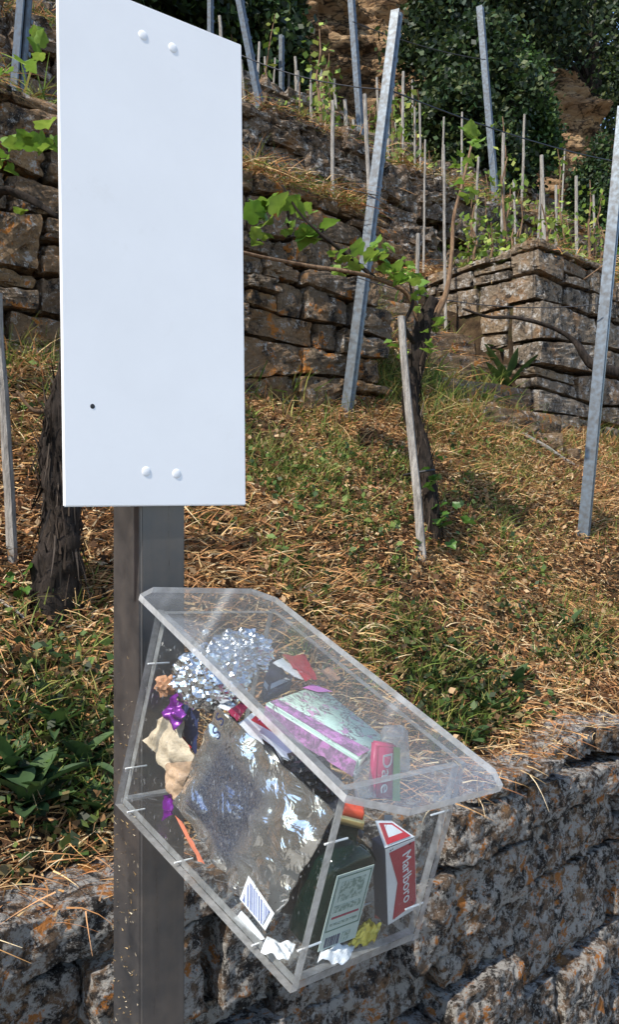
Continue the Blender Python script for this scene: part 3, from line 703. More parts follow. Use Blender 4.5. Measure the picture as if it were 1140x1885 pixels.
# centre vine
b = ground_at(800, 995); v1 = empty('old_vine', b); y0 = b.y
D = lambda x, y, dy=0: dpt(x, y, y0+dy)
gnarled('trunk', [b-Vector((0,0,.1)), D(795,930), D(778,830,.05), D(757,740,.08), D(768,650,.1), D(785,590,.1), D(797,550,.12)], [.045,.04,.036,.042,.046,.042,.028], M_bark, v1)
gnarled('arm', [D(790,600,.1), D(820,545,.1), D(832,470,.15), D(836,400,.2), D(850,345,.25), D(868,270,.3)], [.026,.014,.010,.009,.007,.005], M_cane, v1, 8, .12)
gnarled('arm', [D(780,600,.1), D(750,540,.05), D(690,512,0), D(640,500,-.1), D(560,488,-.2), D(450,465,-.4), D(380,440,-.5)], [.026,.013,.010,.009,.008,.007,.005], M_cane, v1, 8, .12)
gnarled('cane', [D(690,512), D(640,470,-.05), D(590,430,-.1), D(550,390,-.1), D(520,340,-.1)], [.011,.010,.008,.006,.004], M_bark, v1, 7, .1)
gnarled('cane', [D(770,640,.1), D(745,600,0), D(760,560,0), D(755,520,0)], [.016,.01,.008,.005], M_bark, v1, 7, .1)
for (x, y, n_, sp_, sz) in [(495,395,9,28,.14), (480,440,3,14,.09), (530,420,4,14,.09), (585,430,4,14,.14), (560,385,3,15,.08), (620,485,4,16,.08), (625,500,3,10,.07), (690,470,8,20,.10), (715,490,5,18,.09), (735,510,5,16,.09), (765,520,4,12,.08), (755,495,4,12,.08),
                            (775,540,3,10,.06), (770,570,3,8,.06), (790,640,4,14,.07), (815,600,3,12,.08), (740,650,2,10,.07), (730,640,2,8,.07), (850,350,3,14,.1), (870,260,4,14,.09), (845,300,3,10,.07)]:
    for _ in range(int(n_*1.7)): leaf(v1, D(x+random.gauss(0, sp_*.6), y+random.gauss(0, sp_*.6), random.uniform(-.12, .12)), sz)
for _ in range(20): leaf(v1, D(815+random.gauss(0, 22), 975+random.gauss(0, 30), random.uniform(-.15, 0)), .085, LEAF_G)
for _ in range(8): leaf(v1, D(797+random.gauss(0, 8), 890+random.gauss(0, 25), -.06), .06, LEAF_G)
bm = bmesh.new(); c = D(772, 870, -.01)-Vector(v1.location)
tube(bm, [c+Vector((math.cos(a)*.075, math.sin(a)*.09, .012*math.cos(a))) for a in np.linspace(0, 6.28, 15)], .006, 5, False); link('tie', bm_mesh(bm), plain('black_rubber', (.015,.015,.016), .6), v1)
tag(v1, 'gnarled dark vine with bright new leaves beside the wooden stake on the slope', 'vine')
# left stump
b = ground_at(95, 1120); v2 = empty('old_vine', b); y0 = b.y
gnarled('trunk', [b-Vector((0,0,.12)), D(95,1090), D(112,1010,.02), D(112,930,.03), D(102,850,.04), D(110,770,.05), D(128,700,.06), D(150,620,.06), D(220,560,.1)], [.085,.075,.062,.052,.043,.045,.045,.035,.02], M_bark, v2, 16, .3)
gnarled('cane', [D(110,790,.05), D(90,760,.05), D(60,755,.02), D(30,720,0)], [.015,.010,.006,.004], M_cane, v2, 7)
for _ in range(7): leaf(v2, D(30+random.gauss(0, 18), 1070+random.gauss(0, 18), -.08), .05, LEAF_G)
def shag(v, path, rads, n, cols):
    sp_ = spline(path, 9); L_ = len(sp_); i_ = rng.integers(0, L_-1, n); rr = np.interp(i_/(L_-1), np.linspace(0, 1, len(rads)), rads)
    a_ = rng.uniform(0, 6.28, n); c_ = np.array([tuple(sp_[k]-Vector(v.location)) for k in i_])
    b_ = c_+np.stack([np.cos(a_)*rr, np.sin(a_)*rr, rng.uniform(-.03, .03, n)], -1)
    me = blades(b_, rng.uniform(.04, .13, n), a_, rng.uniform(1.1, 1.75, n)*rng.choice([-1, 1], n), rng.uniform(.004, .011, n), rng.uniform(0, .2, n), pick(cols, n, .5), 'bark', M_straw, 3)
    link('peeling_bark', me, M_straw, v, 'stuff')
BK = [(.02,.015,.012), (.05,.037,.028), (.09,.07,.055), (.012,.01,.008)]
shag(v2, [D(95,1110), D(112,1010,.02), D(112,930,.03), D(102,850,.04), D(110,770,.05), D(128,700,.06)], [.08,.064,.054,.045,.046,.045], 420, BK)
y0 = Vector(v1.location).y
shag(v1, [D(800,995), D(795,930), D(778,830,.05), D(757,740,.08), D(768,650,.1), D(785,590,.1)], [.043,.038,.034,.040,.044,.04], 420, BK)
y0 = Vector(v2.location).y
tag(v2, 'thick dark vine stump with shaggy bark behind the sign and post', 'vine')
# right vine at the frame edge
b = ground_at(1215, 960); v3 = empty('old_vine', b); y0 = b.y
gnarled('trunk', [b-Vector((0,0,.1)), D(1212,900), D(1200,800), D(1185,720), D(1140,690,-.02)], [.06,.055,.05,.045,.035], M_bark, v3)
gnarled('arm', [D(1150,690), D(1110,680,-.05), D(1085,665,-.05), D(1055,625,0), D(1010,600,0), D(950,585,0), D(900,583,0), D(852,568,0)], [.038,.036,.03,.017,.014,.012,.010,.007], M_bark, v3, 9, .2)
gnarled('cane', [D(1140,470,0), D(1110,490,0), D(1075,515,0)], [.006,.006,.004], M_cane, v3, 6)
tag(v3, 'dark vine arm reaching left across the right steel post', 'vine')
# left foliage above the wall
b = on_terr(-30, 3.45); v4 = empty('old_vine', b); y0 = 3.3
gnarled('trunk', [b, D(-40,500), D(-30,400), D(0,350), D(60,370), D(105,400)], [.04,.03,.025,.02,.014,.01], M_bark, v4)
for (x, y, n_, sp_, sz) in [(15,300,5,20,.14), (45,270,4,15,.09), (80,260,4,14,.11), (95,275,3,12,.1), (60,110,4,14,.1), (70,80,3,16,.09), (50,385,2,10,.06), (10,130,3,14,.07)]:
    for _ in range(n_): leaf(v4, D(x+random.gauss(0, sp_*.7), y+random.gauss(0, sp_*.7), random.uniform(-.1, .1)), sz)
tag(v4, 'vine arm with large green leaves against the wall left of the sign', 'vine')

# young vines on the upper terraces
YG = [(.16,.24,.03), (.22,.30,.05), (.11,.18,.025), (.28,.32,.07), (.08,.14,.02)]
def young_vine(base, h, label, group, nl=70, sz=.075):
    nl = int(nl*.62); sz *= .85
    base = Vector(base); root = empty('young_vine', base); pts = [Vector((0, 0, -.05))]; x = y = 0
    for k in range(1, 6): x += random.uniform(-.05, .05); y += random.uniform(-.05, .05); pts.append(Vector((x, y, h*k/5)))
    bm = bmesh.new(); tube(bm, pts, lerp_list([.018, .012, .005], 6), 6, True); link('stem', bm_mesh(bm), M_cane, root)
    cs_ = [pts[i].lerp(pts[i+1], random.random()) for i in range(1, 5) for _ in range(2)]+[Vector((random.uniform(-.2, .2), random.uniform(-.2, .2), random.uniform(.1, .5)*h)) for _ in range(4)]
    link('foliage', leaf_cloud([tuple(c) for c in cs_], nl, (.07, .07, .07), sz, YG), M_leafc, root, 'stuff')
    tag(root, label, 'vine', group)
def terr2(lo_px, hi_px):
    while True:
        q = on_terr(random.uniform(lo_px, hi_px), random.uniform(4.0, 5.2)); u_, s_ = uv_of(q.x, q.y)
        if not (NI0-.1 < u_ < NI1+.2): return q
for k in range(26):
    young_vine(terr2(840, 1135) if k < 17 else terr2(480, 1100), random.uniform(.45, 1.1), 'young leafy vine among the stakes above the drystone walls', 'young vines on the second terrace')
for (px, tall) in ((1000, 1.2), (1040, 1.25), (930, 1.9), (945, 1.4)):
    young_vine(on_terr(px, 5.2), tall, 'young leafy vine among the stakes above the drystone walls', 'young vines on the second terrace', 80)
for k in range(20):
    young_vine(on_terr(random.uniform(450, 1100), random.uniform(5.7, 7.4)), random.uniform(.5, 1.2), 'leafy vine on the terrace above the dark rubble wall', 'vines on the third terrace', 70, .09)
for k in range(16):
    young_vine(on_terr(random.uniform(380, 820), random.uniform(7.9, 10)), random.uniform(.6, 1.2), 'distant leafy vine below the cliff', 'vines on the top terrace', 60, .11)

# ------------------------------------------------------------------ trees and bushes
DK = [(.08,.10,.035), (.018,.035,.012), (.03,.055,.018), (.012,.022,.010), (.045,.075,.022), (.022,.04,.022)]
MD = [(.03,.065,.018), (.05,.10,.025), (.02,.04,.014), (.075,.13,.03)]
def tree(px, s_, ptop, wpx, label, pal=DK, nleaf=9000, size=.13, name='tree', gap=.55):
    nleaf = int(nleaf*1.9); size *= .72
    b = on_terr(px, s_); b.z -= .15; dist = b.y; top = CAM_H-(ptop-CY)/F*dist; h = top-b.z; rw = wpx/F*dist/2
    root = empty(name, b); bm = bmesh.new(); tp = []
    for k in range(8): tp.append(Vector((math.sin(k*1.1)*rw*.06, math.cos(k*1.7)*rw*.06, h*.9*k/7)))
    tube(bm, tp, lerp_list([.05*h**.8, .012], 8), 9, True, .15); cs_ = []
    for k in range(34):
        f = random.uniform(.18, 1.0); a = random.uniform(0, 6.28); rr = rw*math.sin(math.pi*min(.97, f*.82+.12))**.7*random.uniform(.35, 1.0)
        e = Vector((math.cos(a)*rr, math.sin(a)*rr, h*f-.1*h*random.random()))
        cs_.append(tuple(e)); i = min(6, int(f*6)); st_ = tp[max(0, i-1)]
        if k % 3 == 0: tube(bm, [st_, st_.lerp(e, .5)+Vector((0, 0, .05*h)), e], [.018*h**.8, .01*h**.8, .004], 5, True)
    link('trunk', bm_mesh(bm), M_bark, root)
    link('crown', leaf_cloud(cs_, nleaf, (rw*.20, rw*.20, h*.065), size, pal), M_leafc, root, 'stuff'); tag(root, label, 'tree' if name == 'tree' else 'bush')
    return root
tree(885, 8.0, 60, 200, 'dense dark evergreen bush behind the left-leaning post', DK+MD[:1], 13000, .13, 'bush')
tree(975, 8.2, 95, 110, 'mid green rounded bush next to the pale outcrop', MD, 9000, .12, 'bush')
tree(815, 10.2, -60, 170, 'dark tree right of the tan cliff', DK, 12000, .16)
tree(900, 12.5, -240, 300, 'tall dark tree behind the evergreen bush', DK, 15000, .2)
tree(1080, 15.5, -330, 420, 'tall dark tree above the pale outcrop', DK, 15000, .22)
tree(500, 9.8, -120, 110, 'dark green tree left of the tan cliff', MD+DK, 11000, .16)
tree(400, 9.8, -220, 220, 'leafy tree standing behind the sign top', MD+DK, 11000, .17)
tree(1095, 6.9, 275, 90, 'low dark bush at the end of the rubble terrace', DK+MD[:2], 7000, .10, 'bush')
tree(1200, 8.6, 270, 130, 'dark bush partly beyond the pale outcrop', DK, 7000, .12, 'bush')
tree(1230, 11, -200, 320, 'tall dark tree beyond the outcrop edge', DK, 9000, .22)
tree(690, 19, -420, 400, 'tall tree on top of the tan cliff', DK+MD, 9000, .25)
tree(520, 20, -430, 420, 'broad tree on the hill crest behind the cliff', DK+MD, 9000, .25)
tree(1010, 20, -500, 420, 'broad dark tree on the crest behind the evergreen bush', DK, 12000, .26)
tree(1200, 18, -380, 420, 'broad dark tree on the crest beyond the outcrop', DK, 12000, .26)
tree(860, 16, -380, 380, 'dark tree on the crest behind the left-leaning post', DK, 12000, .24)
tree(180, 9.5, -330, 300, 'leafy tree hidden mostly by the sign', MD+DK, 8000, .2)

# ------------------------------------------------------------------ twigs lying on the grass
def twig(pts, r, label, mat=None):
    bm = bmesh.new(); sp = spline(pts, 5); tube(bm, [p-pts[0] for p in sp], lerp_list([r, r*.8, r*.4], len(sp)), 6, True, .2)
    o = link('dry_twig', bm_mesh(bm, smooth=True), mat or M_cane); o.location = pts[0]; tag(o, label, 'twig')
def gp(px, py, up=.02): return ground_at(px, py)+Vector((0, 0, up))
twig([gp(948,798), gp(1000,830,.04), gp(1050,858), gp(1140,905)], .022, 'long grey fallen branch lying below the right wall', M_stake)
twig([gp(0,1118), gp(30,1145,.03), gp(62,1168)], .006, 'pale forked twig below the dark stump', M_stake)
twig([gp(0,1632), gp(60,1652,.02), gp(128,1672)], .005, 'pale straight twig on top of the wall left of the post', M_stake)
twig([gp(0,1185), gp(60,1208,.02)], .006, 'short brown stick under the stump')
twig([gp(960,1225), gp(1000,1270,.02), gp(1060,1305), gp(1110,1320)], .006, 'thin brown stick above the lichen wall at the right')
twig([gp(1065,930), gp(1100,950,.05), gp(1150,990)], .006, 'thin reddish stem leaning on the foot of the right post')
twig([gp(560,1090), gp(620,1135,.02), gp(660,1165)], .005, 'pale straw stalk on the slope behind the box lid', M_stake)

# ------------------------------------------------------------------ sign post and sign
YS = R(37.3); SU = Vector((math.cos(YS), math.sin(YS), 0)); SN = Vector((math.sin(YS), -math.cos(YS), 0))   # along the sign, and out of its face
ZP = 1.185; PE = Vector(((258-CX)/F*ZP, ZP, 0))          # front-left edge of the post
def line_hit(px):      # parameter along the post face where image column px crosses it
    k = (px-CX)/F; return (k*PE.y-PE.x)/(SU.x-k*SU.y)
PW = line_hit(341)
k = (207-CX)/F; back = -SN; PD = (k*PE.y-PE.x)/(back.x-k*back.y)
postM = Matrix((SU, back, Zv)).transposed().to_4x4(); postM.translation = Vector((PE.x, PE.y, 0))
sp = empty('sign_post', (PE.x, PE.y, PATH_Z)); 
bm = bmesh.new(); box_bm(bm, postM, 0, PW, 0, PD, PATH_Z-.3, 2.27)
bmesh.ops.bevel(bm, geom=[e for e in bm.edges if abs((e.verts[0].co-e.verts[1].co).z) > 1], offset=.0035, segments=3, affect='EDGES')
put(link('shaft', bm_mesh(bm), M_post), sp)
# dried clippings stuck to the lower left face
n = 220; hz = rng.beta(1.1, 1.7, n)*.62+.78; pd = rng.uniform(0.004, PD-.004, n)
bb = np.array([list(postM @ Vector((-.0012, float(d_), float(h_)))) for d_, h_ in zip(pd, hz)])
me = blades(bb, rng.uniform(.002, .007, n), rng.uniform(0, .4, n)+math.atan2(back.y, back.x), rng.uniform(-1.4, 1.4, n), rng.uniform(.0008, .002, n), np.zeros(n), pick([(.42,.30,.15), (.30,.19,.08), (.5,.42,.3)], n), 'clip', M_straw, 2)
o = put(link('grass_clippings', me, M_straw, kind='stuff'), sp)
tag(sp, 'square dull steel post carrying the white sign and the litter box', 'post')

ST = .006; ZS = 1.185
def on_sign(px, py, off=0.0):
    d = ray(px, py); p0 = Vector((PE.x, PE.y, 0))+SN*(ST+.002+off); t = (p0-CAMP).dot(SN)/d.dot(SN); return CAMP+d*t
def sgn(px, py): q = on_sign(px, py)-Vector((PE.x, PE.y, 0)); return q.dot(SU), q.z
cor = [sgn(118, 933), sgn(453, 930), sgn(445, 82), sgn(104, -56)]
sg = empty('white_sign', on_sign(285, 932)); bm = bmesh.new()
f0 = [bm.verts.new(Vector((PE.x, PE.y, 0))+SU*a+Zv*z+SN*.002) for a, z in cor]; f1 = [bm.verts.new(Vector((PE.x, PE.y, 0))+SU*a+Zv*z+SN*(ST+.002)) for a, z in cor]
bm.faces.new(f0[::-1]); bm.faces.new(f1)
for i in range(4): bm.faces.new((f0[i], f0[(i+1) % 4], f1[(i+1) % 4], f1[i]))
bmesh.ops.bevel(bm, geom=bm.edges[:], offset=.0015, segments=2, affect='EDGES')
put(link('panel', bm_mesh(bm), M_sign), sg)
def dome(c, ax, r, h, n=14):
    bm = bmesh.new(); f = ax.orthogonal().normalized(); g = ax.cross(f); rings = []
    for k in range(5):
        a = k/4*math.pi/2; rr = r*math.cos(a) if k < 4 else 1e-4
        rings.append([bm.verts.new(c+(f*math.cos(t)+g*math.sin(t))*max(rr, 1e-4)+ax*(h*math.sin(a))) for t in np.linspace(0, 2*math.pi, n, endpoint=False)])
    for a, b_ in zip(rings, rings[1:]):
        for i in range(n): bm.faces.new((a[i], a[(i+1) % n], b_[(i+1) % n], b_[i]))
    return bm_mesh(bm, smooth=True)
for (x, y) in ((263, 65), (318, 88), (269, 868), (325, 872)): put(link('bolt_head', dome(on_sign(x, y), SN, .0072, .0013), M_sign), sg)
M_black = plain('black', (.012,.012,.013), .5)
put(link('drill_hole', dome(on_sign(170, 748), SN, .0035, .0006), M_black), sg)
tag(sg, 'tall blank white metal sign bolted to the steel post', 'sign')

# ------------------------------------------------------------------ acrylic litter box
K = 1.12; YB, TB, RB = R(48.25), R(14.8), R(-4.5)
o0 = Vector((math.cos(YB), -math.sin(YB), 0)); c0 = Vector((math.sin(YB), math.cos(YB), 0))
ob = o0*math.cos(TB)-Zv*math.sin(TB); u2 = Zv*math.cos(TB)+o0*math.sin(TB)
cb = c0*math.cos(RB)+u2*math.sin(RB); ub = u2*math.cos(RB)-c0*math.sin(RB)
BA = CAMP+Vector((-.2359, 1, -.354))*K
BL, BW, T = .3389*K, .1823*K, .010
LT = R(7.7)
BM = Matrix((ob, cb, ub)).transposed().to_4x4(); BM.translation = BA     # local axes: a outwards, b across, h up
def B(a, b, h): return BM @ Vector((a, b, h))
def pb(px, py, axis, val):
    """where the photograph's line of sight crosses the box plane a/b/h = val"""
    d = ray(px, py); axv = (ob, cb, ub)[axis]; t = (BA+axv*val-CAMP).dot(axv)/d.dot(axv); return CAMP+d*t
def loc(p): return BM.inverted() @ p
HB = .2785; HF = HB-BL*math.tan(LT)
bx = empty('litter_box', B(BL/2, BW/2, 0))
def panel(name, verts, faces, edge_faces, mat=M_acr):
    me = mesh(name, [B(*v) for v in verts], faces); o = link(name, me, [mat, M_edge]); 
    for i in edge_faces: me.polygons[i].material_index = 1
    bm = bmesh.new(); bm.from_mesh(me); bmesh.ops.recalc_face_normals(bm, faces=bm.faces[:]); bm.to_mesh(me); bm.free()
    return put(o, bx)
HEX = [(0,1,2,3),(7,6,5,4),(0,4,5,1),(1,5,6,2),(2,6,7,3),(3,7,4,0)]
def side(b0, b1):
    v = [(0,b0,0),(BL,b0,0),(BL,b0,HF),(0,b0,HB),(0,b1,0),(BL,b1,0),(BL,b1,HF),(0,b1,HB)]
    return panel('side_panel', v, HEX, (2,3,4,5))
side(0, T); side(BW-T, BW)
e = .0006
def fb(name, a0, a1, h): 
    v = [(a0,T+e,T+e),(a0,BW-T-e,T+e),(a0,BW-T-e,h),(a0,T+e,h),(a1,T+e,T+e),(a1,BW-T-e,T+e),(a1,BW-T-e,h),(a1,T+e,h)]
    return panel(name, v, HEX, (2,3,4,5))
fb('front_panel', BL-T, BL-e, HF-.002); fb('back_panel', e, T, HB-.002)
v = [(e,T+e,e),(BL-e,T+e,e),(BL-e,BW-T-e,e),(e,BW-T-e,e),(e,T+e,T),(BL-e,T+e,T),(BL-e,BW-T-e,T),(e,BW-T-e,T)]
panel('bottom_panel', v, HEX, (2,3,4,5))
# lid: chamfered plate, tilted a little more than the body
LL, LW, LO, TL = .4324*K, .2076*K, .0417*K, .0085
lo = ob*math.cos(LT)-ub*math.sin(LT); lu = ub*math.cos(LT)+ob*math.sin(LT)
LBp = B(-LO, -(LW-BW)/2, HB+LO*math.tan(LT)+.0015)
ch = .036
oct_ = [(ch*.6, 0), (LL-ch, 0), (LL, ch*1.6), (LL, LW-ch*.5), (LL-ch*.7, LW), (ch*.8, LW), (0, LW-ch*.75), (0, ch*.9)]
def lidp(x, y, z): return LBp+lo*x+cb*y+lu*z
bm = bmesh.new(); r0 = [bm.verts.new(lidp(x, y, 0)) for x, y in oct_]; r1 = [bm.verts.new(lidp(x, y, TL)) for x, y in oct_]
bm.faces.new(r0[::-1]); bm.faces.new(r1)
for i in range(8): bm.faces.new((r0[i], r0[(i+1) % 8], r1[(i+1) % 8], r1[i])).material_index = 1
bmesh.ops.recalc_face_normals(bm, faces=bm.faces[:]); me = bpy.data.meshes.new('lid'); bm.to_mesh(me); bm.free()
put(link('lid', me, [M_lid, M_ledge]), bx)
# screws with frosted bores, dark heads on the outside
M_screw = plain('dark_screw', (.05,.045,.04), .4, .8)
M_bore = plain('frosted_bore', (.78,.78,.76), .5)
def screw(b0, dirb, a, h, ln=.034):
    bm = bmesh.new(); tube(bm, [B(a, b0+dirb*.001, h), B(a, b0+dirb*ln, h)], .0012, 6); sc_ = put(link('screw', bm_mesh(bm), M_bore), bx)
    hd = link('screw_head', dome(B(a, b0-dirb*.0002, h), -cb*dirb, .0036, .0022, 10), M_screw); hd.parent = sc_; hd.matrix_parent_inverse = sc_.matrix_world.inverted() @ sc_.matrix_parent_inverse.inverted() if False else Matrix.Translation(-Vector(bx.location)); 
for h in (.055, .205): screw(0, 1, T*.5, h); screw(BW, -1, T*.5, h)
for h in (.045, .165): screw(0, 1, BL-T*.5, h); screw(BW, -1, BL-T*.5, h)
for a in (.03, .15, .31): screw(0, 1, a, T*.5, .028); screw(BW, -1, a, T*.5, .028)
for x in (.012, .052):
    put(link('mount_bolt', dome(B(T, BW/2-.035+x, HB-.03), ob, .006, .005, 12), plain('zinc', (.6,.6,.6), .3, .9)), bx)
# bracket between the post and the leaning box back
tag(bx, 'clear acrylic litter box with slanted lid, tilted on the steel post and full of rubbish', 'litter box')

# ------------------------------------------------------------------ rubbish inside
def sheet(corn, nx=14, ny=14, amp=.004, fr=60, bulge=0.0, seed=0.0, nrm=None, thick=.0004):
    """crumpled sheet between four world points, with a little thickness"""
    c = [Vector(p) for p in corn]; nr = nrm or (c[1]-c[0]).cross(c[3]-c[0]).normalized(); vs = []
    for j in range(ny+1):
        for i in range(nx+1):
            s, t = i/nx, j/ny; p = c[0]*(1-s)*(1-t)+c[1]*s*(1-t)+c[2]*s*t+c[3]*(1-s)*t
            q = p*fr+Vector((seed, seed, 0)); d = abs(mnoise.noise(q))*1.6-.5+.6*mnoise.noise(q*2.3)
            vs.append(p+nr*(d*amp+bulge*(1-(2*s-1)**2)*(1-(2*t-1)**2)))
    fs = [(j*(nx+1)+i, j*(nx+1)+i+1, (j+1)*(nx+1)+i+1, (j+1)*(nx+1)+i) for j in range(ny) for i in range(nx)]
    n = len(vs); vs += [v-nr*thick for v in vs]; fs += [tuple(n+i for i in f[::-1]) for f in fs]
    return vs, fs
def center_obj(name, me, mat, label, cat):
    c = sum((v.co for v in me.vertices), Vector())/len(me.vertices); me.transform(Matrix.Translation(-c)); o = link(name, me, mat); o.location = c
    tag(o, label, cat); return o
def sub(name, me, mat, parent, kind=None):
    me.transform(Matrix.Translation(-Vector(parent.location))); return link(name, me, mat, parent, kind)
def crumple(c, rx, ry, rz, amp, seed, sub_=4, fr=2.4):
    bm = bmesh.new(); bmesh.ops.create_icosphere(bm, subdivisions=sub_, radius=1)
    for v in bm.verts:
        n_ = v.co.normalized(); q = n_*fr+Vector((seed, 0, 0))
        d = mnoise.noise(q)+.7*abs(mnoise.noise(q*2.1))-.35+.5*abs(mnoise.noise(q*4.5))+.12*mnoise.noise(q*9)
        v.co = n_*(1+amp*d); v.co.x *= rx; v.co.y *= ry; v.co.z *= rz; v.co += Vector(c)
    return bm_mesh(bm)
M_foil = plain('aluminium_foil', (.70,.71,.73), .22, 1.0, .05)
M_white = plain('white_paper', (.72,.73,.74), .7, 0, .08, 40, .2)
M_red = plain('red_print', (.48,.02,.03), .4); M_dkred = plain('dark_red_print', (.28,.01,.05), .4)
M_yellow = plain('yellow_foil', (.62,.48,.06), .35, .2); M_purple = plain('purple_foil', (.16,.01,.22), .3, .4)
M_cream = plain('cream_paper', (.50,.40,.28), .6, 0, .45, 35, .5); M_pink = plain('pink_print', (.75,.22,.62), .5)
M_gold = plain('gold_cap', (.62,.48,.22), .3, .9); M_blk = plain('black_plastic', (.010,.010,.012), .22, 0, .1, 20, 0, .35)
M_navy = plain('navy_print', (.02,.03,.09), .4); M_tan = plain('tan_scrap', (.45,.22,.11), .6); M_leafgreen = plain('green_print', (.22,.42,.12), .45)

# foil balls
ctr = pb(388, 1247, 1, .062); center_obj('foil_ball', crumple(ctr, .050, .042, .043, .17, 1.3, 5, 4.2), M_foil, 'crumpled ball of aluminium foil near the left side of the box', 'foil')
ctr = pb(443, 1203, 1, .105); center_obj('foil_ball', crumple(ctr, .042, .036, .032, .26, 8.1, 5, 3.8), M_foil, 'looser crumpled foil wad just under the lid', 'foil')

# silver snack pouch
def pouch_mat():
    m, nt, b, out = new_mat('silver_pouch'); tc = N(nt, 'TexCoord').outputs['UV']; sx = N(nt, 'SeparateXYZ'); nt.links.new(tc, sx.inputs[0])
    mp = N(nt, 'Mapping'); mp.inputs['Scale'].default_value = (95, 40, 1); nt.links.new(tc, mp.inputs[0])
    t = ramp(nt, noise_node(nt, mp.outputs[0], 1.0, 3, .7), [(.42, 0.0), (.58, 1.0)])
    zone = math_n(nt, 'MULTIPLY', ramp(nt, sx.outputs[0], [(.03, 0.0), (.16, 1.0), (.56, 1.0), (.74, 0.0)]), ramp(nt, sx.outputs[1], [(.04, 0.0), (.16, 1.0), (.72, 1.0), (.95, 0.0)]))
    col = mixc(nt, math_n(nt, 'MULTIPLY', zone, math_n(nt, 'SUBTRACT', .92, math_n(nt, 'MULTIPLY', t, .22))), (.93,.92,.90), (.05,.075,.16))
    nt.links.new(col, b.inputs['Base Color']); nt.links.new(math_n(nt, 'SUBTRACT', .95, math_n(nt, 'MULTIPLY', zone, .2)), b.inputs['Metallic']); b.inputs['Roughness'].default_value = .15
    bump(nt, noise_node(nt, pos(nt), 30, 3, .5, .8), b, .7, .010); return m
pc = [pb(318, 1478, 1, .034), pb(487, 1722, 1, .030), pb(612, 1500, 1, .040), pb(402, 1300, 1, .036)]
vs, fs = sheet(pc, 40, 46, .0085, 19, .008, 3.0, -cb, .002)
me = mesh('pouch', vs, fs, True); uvl = me.uv_layers.new(name='UVMap'); nn_ = 41*47
for li, l in enumerate(me.loops):
    vi = l.vertex_index % nn_; uvl.data[li].uv = ((vi % 41)/40, (vi//41)/46)
pouch = center_obj('silver_pouch', me, pouch_mat(), 'big silver foil snack pouch pressed against the left panel', 'pouch')
def quad_at(pts, off, amp=.0005, n=6, nrm=None, seed=0): 
    v, f = sheet([p+off for p in pts], n, n, amp, 50, 0, seed, nrm, .0005); return mesh('q', v, f, True)
def barcode_mat(name, paper, ink, scale, rot=0.0):
    m, nt, b, _ = new_mat(name); tc = N(nt, 'TexCoord').outputs['Generated']; mp = N(nt, 'Mapping'); mp.inputs['Rotation'].default_value = (0, rot, 0); nt.links.new(tc, mp.inputs[0])
    w = N(nt, 'TexNoise'); w.noise_dimensions = '1D'; w.inputs['Scale'].default_value = scale; w.inputs['Detail'].default_value = 3
    sx = N(nt, 'SeparateXYZ'); nt.links.new(mp.outputs[0], sx.inputs[0]); nt.links.new(sx.outputs[0], w.inputs['W'])
    nt.links.new(mixc(nt, ramp(nt, w.outputs[0], [(.49, 0.0), (.51, 1.0)]), paper, ink), b.inputs['Base Color']); b.inputs['Roughness'].default_value = .5; return m
lab = [pb(441, 1655, 1, .0035+T), pb(488, 1713, 1, .0035+T), pb(505, 1682, 1, .0035+T), pb(457, 1612, 1, .0035+T)]
lo_ = [Vector(p) for p in lab]
sub('label', quad_at(lo_, Vector(), .0003), M_white, pouch)
cc = sum(lo_, Vector())/4; inner = [cc+(p-cc)*.78-cb*.0012 for p in lo_]
sub('barcode', quad_at(inner, Vector(), .0002), barcode_mat('blue_barcode', (.7,.72,.75), (.03,.07,.30), 22), pouch)
def text_on(s, p, xdir, ydir, size, mat, parent, name='lettering'):
    cu = bpy.data.curves.new(name, 'FONT'); cu.body = s; cu.size = size; cu.extrude = .0002; cu.align_x = 'CENTER'; cu.align_y = 'CENTER'
    x = xdir.normalized(); y = (ydir-x*ydir.dot(x)).normalized(); z = x.cross(y)
    tmp = bpy.data.objects.new(name, cu); dg = bpy.context.evaluated_depsgraph_get(); COL.objects.link(tmp)
    dg.update(); me = bpy.data.meshes.new_from_object(tmp.evaluated_get(bpy.context.evaluated_depsgraph_get())); bpy.data.objects.remove(tmp)
    Mx = Matrix((x, y, z)).transposed().to_4x4(); Mx.translation = Vector(p)-Vector(parent.location); me.transform(Mx); me.materials.clear()
    return link(name, me, mat, parent)
for i, (s_, x, y) in enumerate((('S', 399, 1350), ('S', 405, 1325))):
    text_on(s_, pb(x, y, 1, .004+T), pb(x+20, y-40, 1, .02)-pb(x, y, 1, .02), pb(x-20, y-20, 1, .02)-pb(x, y, 1, .02), .024, M_navy, pouch)

# cream wrapper with purple foil by the back left corner
def ribbon(path, wvec, width, n=5, amp=.004, seed=0):
    sp_ = spline(path, n); vs = []; fs = []; m = 6
    for i, p in enumerate(sp_):
        for j in range(m+1):
            t = j/m-.5; q = p+wvec*width*t; vs.append(q-cb*(.010*math.cos(t*3)+amp*mnoise.noise(q*70+Vector((seed, 0, 0)))))
    for i in range(len(sp_)-1):
        for j in range(m): a = i*(m+1)+j; fs.append((a, a+1, a+m+2, a+m+1))
    return mesh('ribbon', vs, fs, True)
wv = (pb(350, 1350, 1, .04)-pb(290, 1350, 1, .04)).normalized()
def wsheet(pts, b_, amp, fr, seed, bulge=.006, n=14):
    v, f = sheet([pb(x, y, 1, b_+db) for x, y, db in pts], n, n, amp, fr, bulge, seed, -cb); return mesh('w', v, f, True)
wr = center_obj('cream_wrapper', wsheet([(268,1362,.0), (306,1418,-.004), (352,1400,.006), (322,1286,.012)], .044, .010, 38, 2, .012), M_cream, 'twisted cream paper wrapper with purple foil lining', 'wrapper')
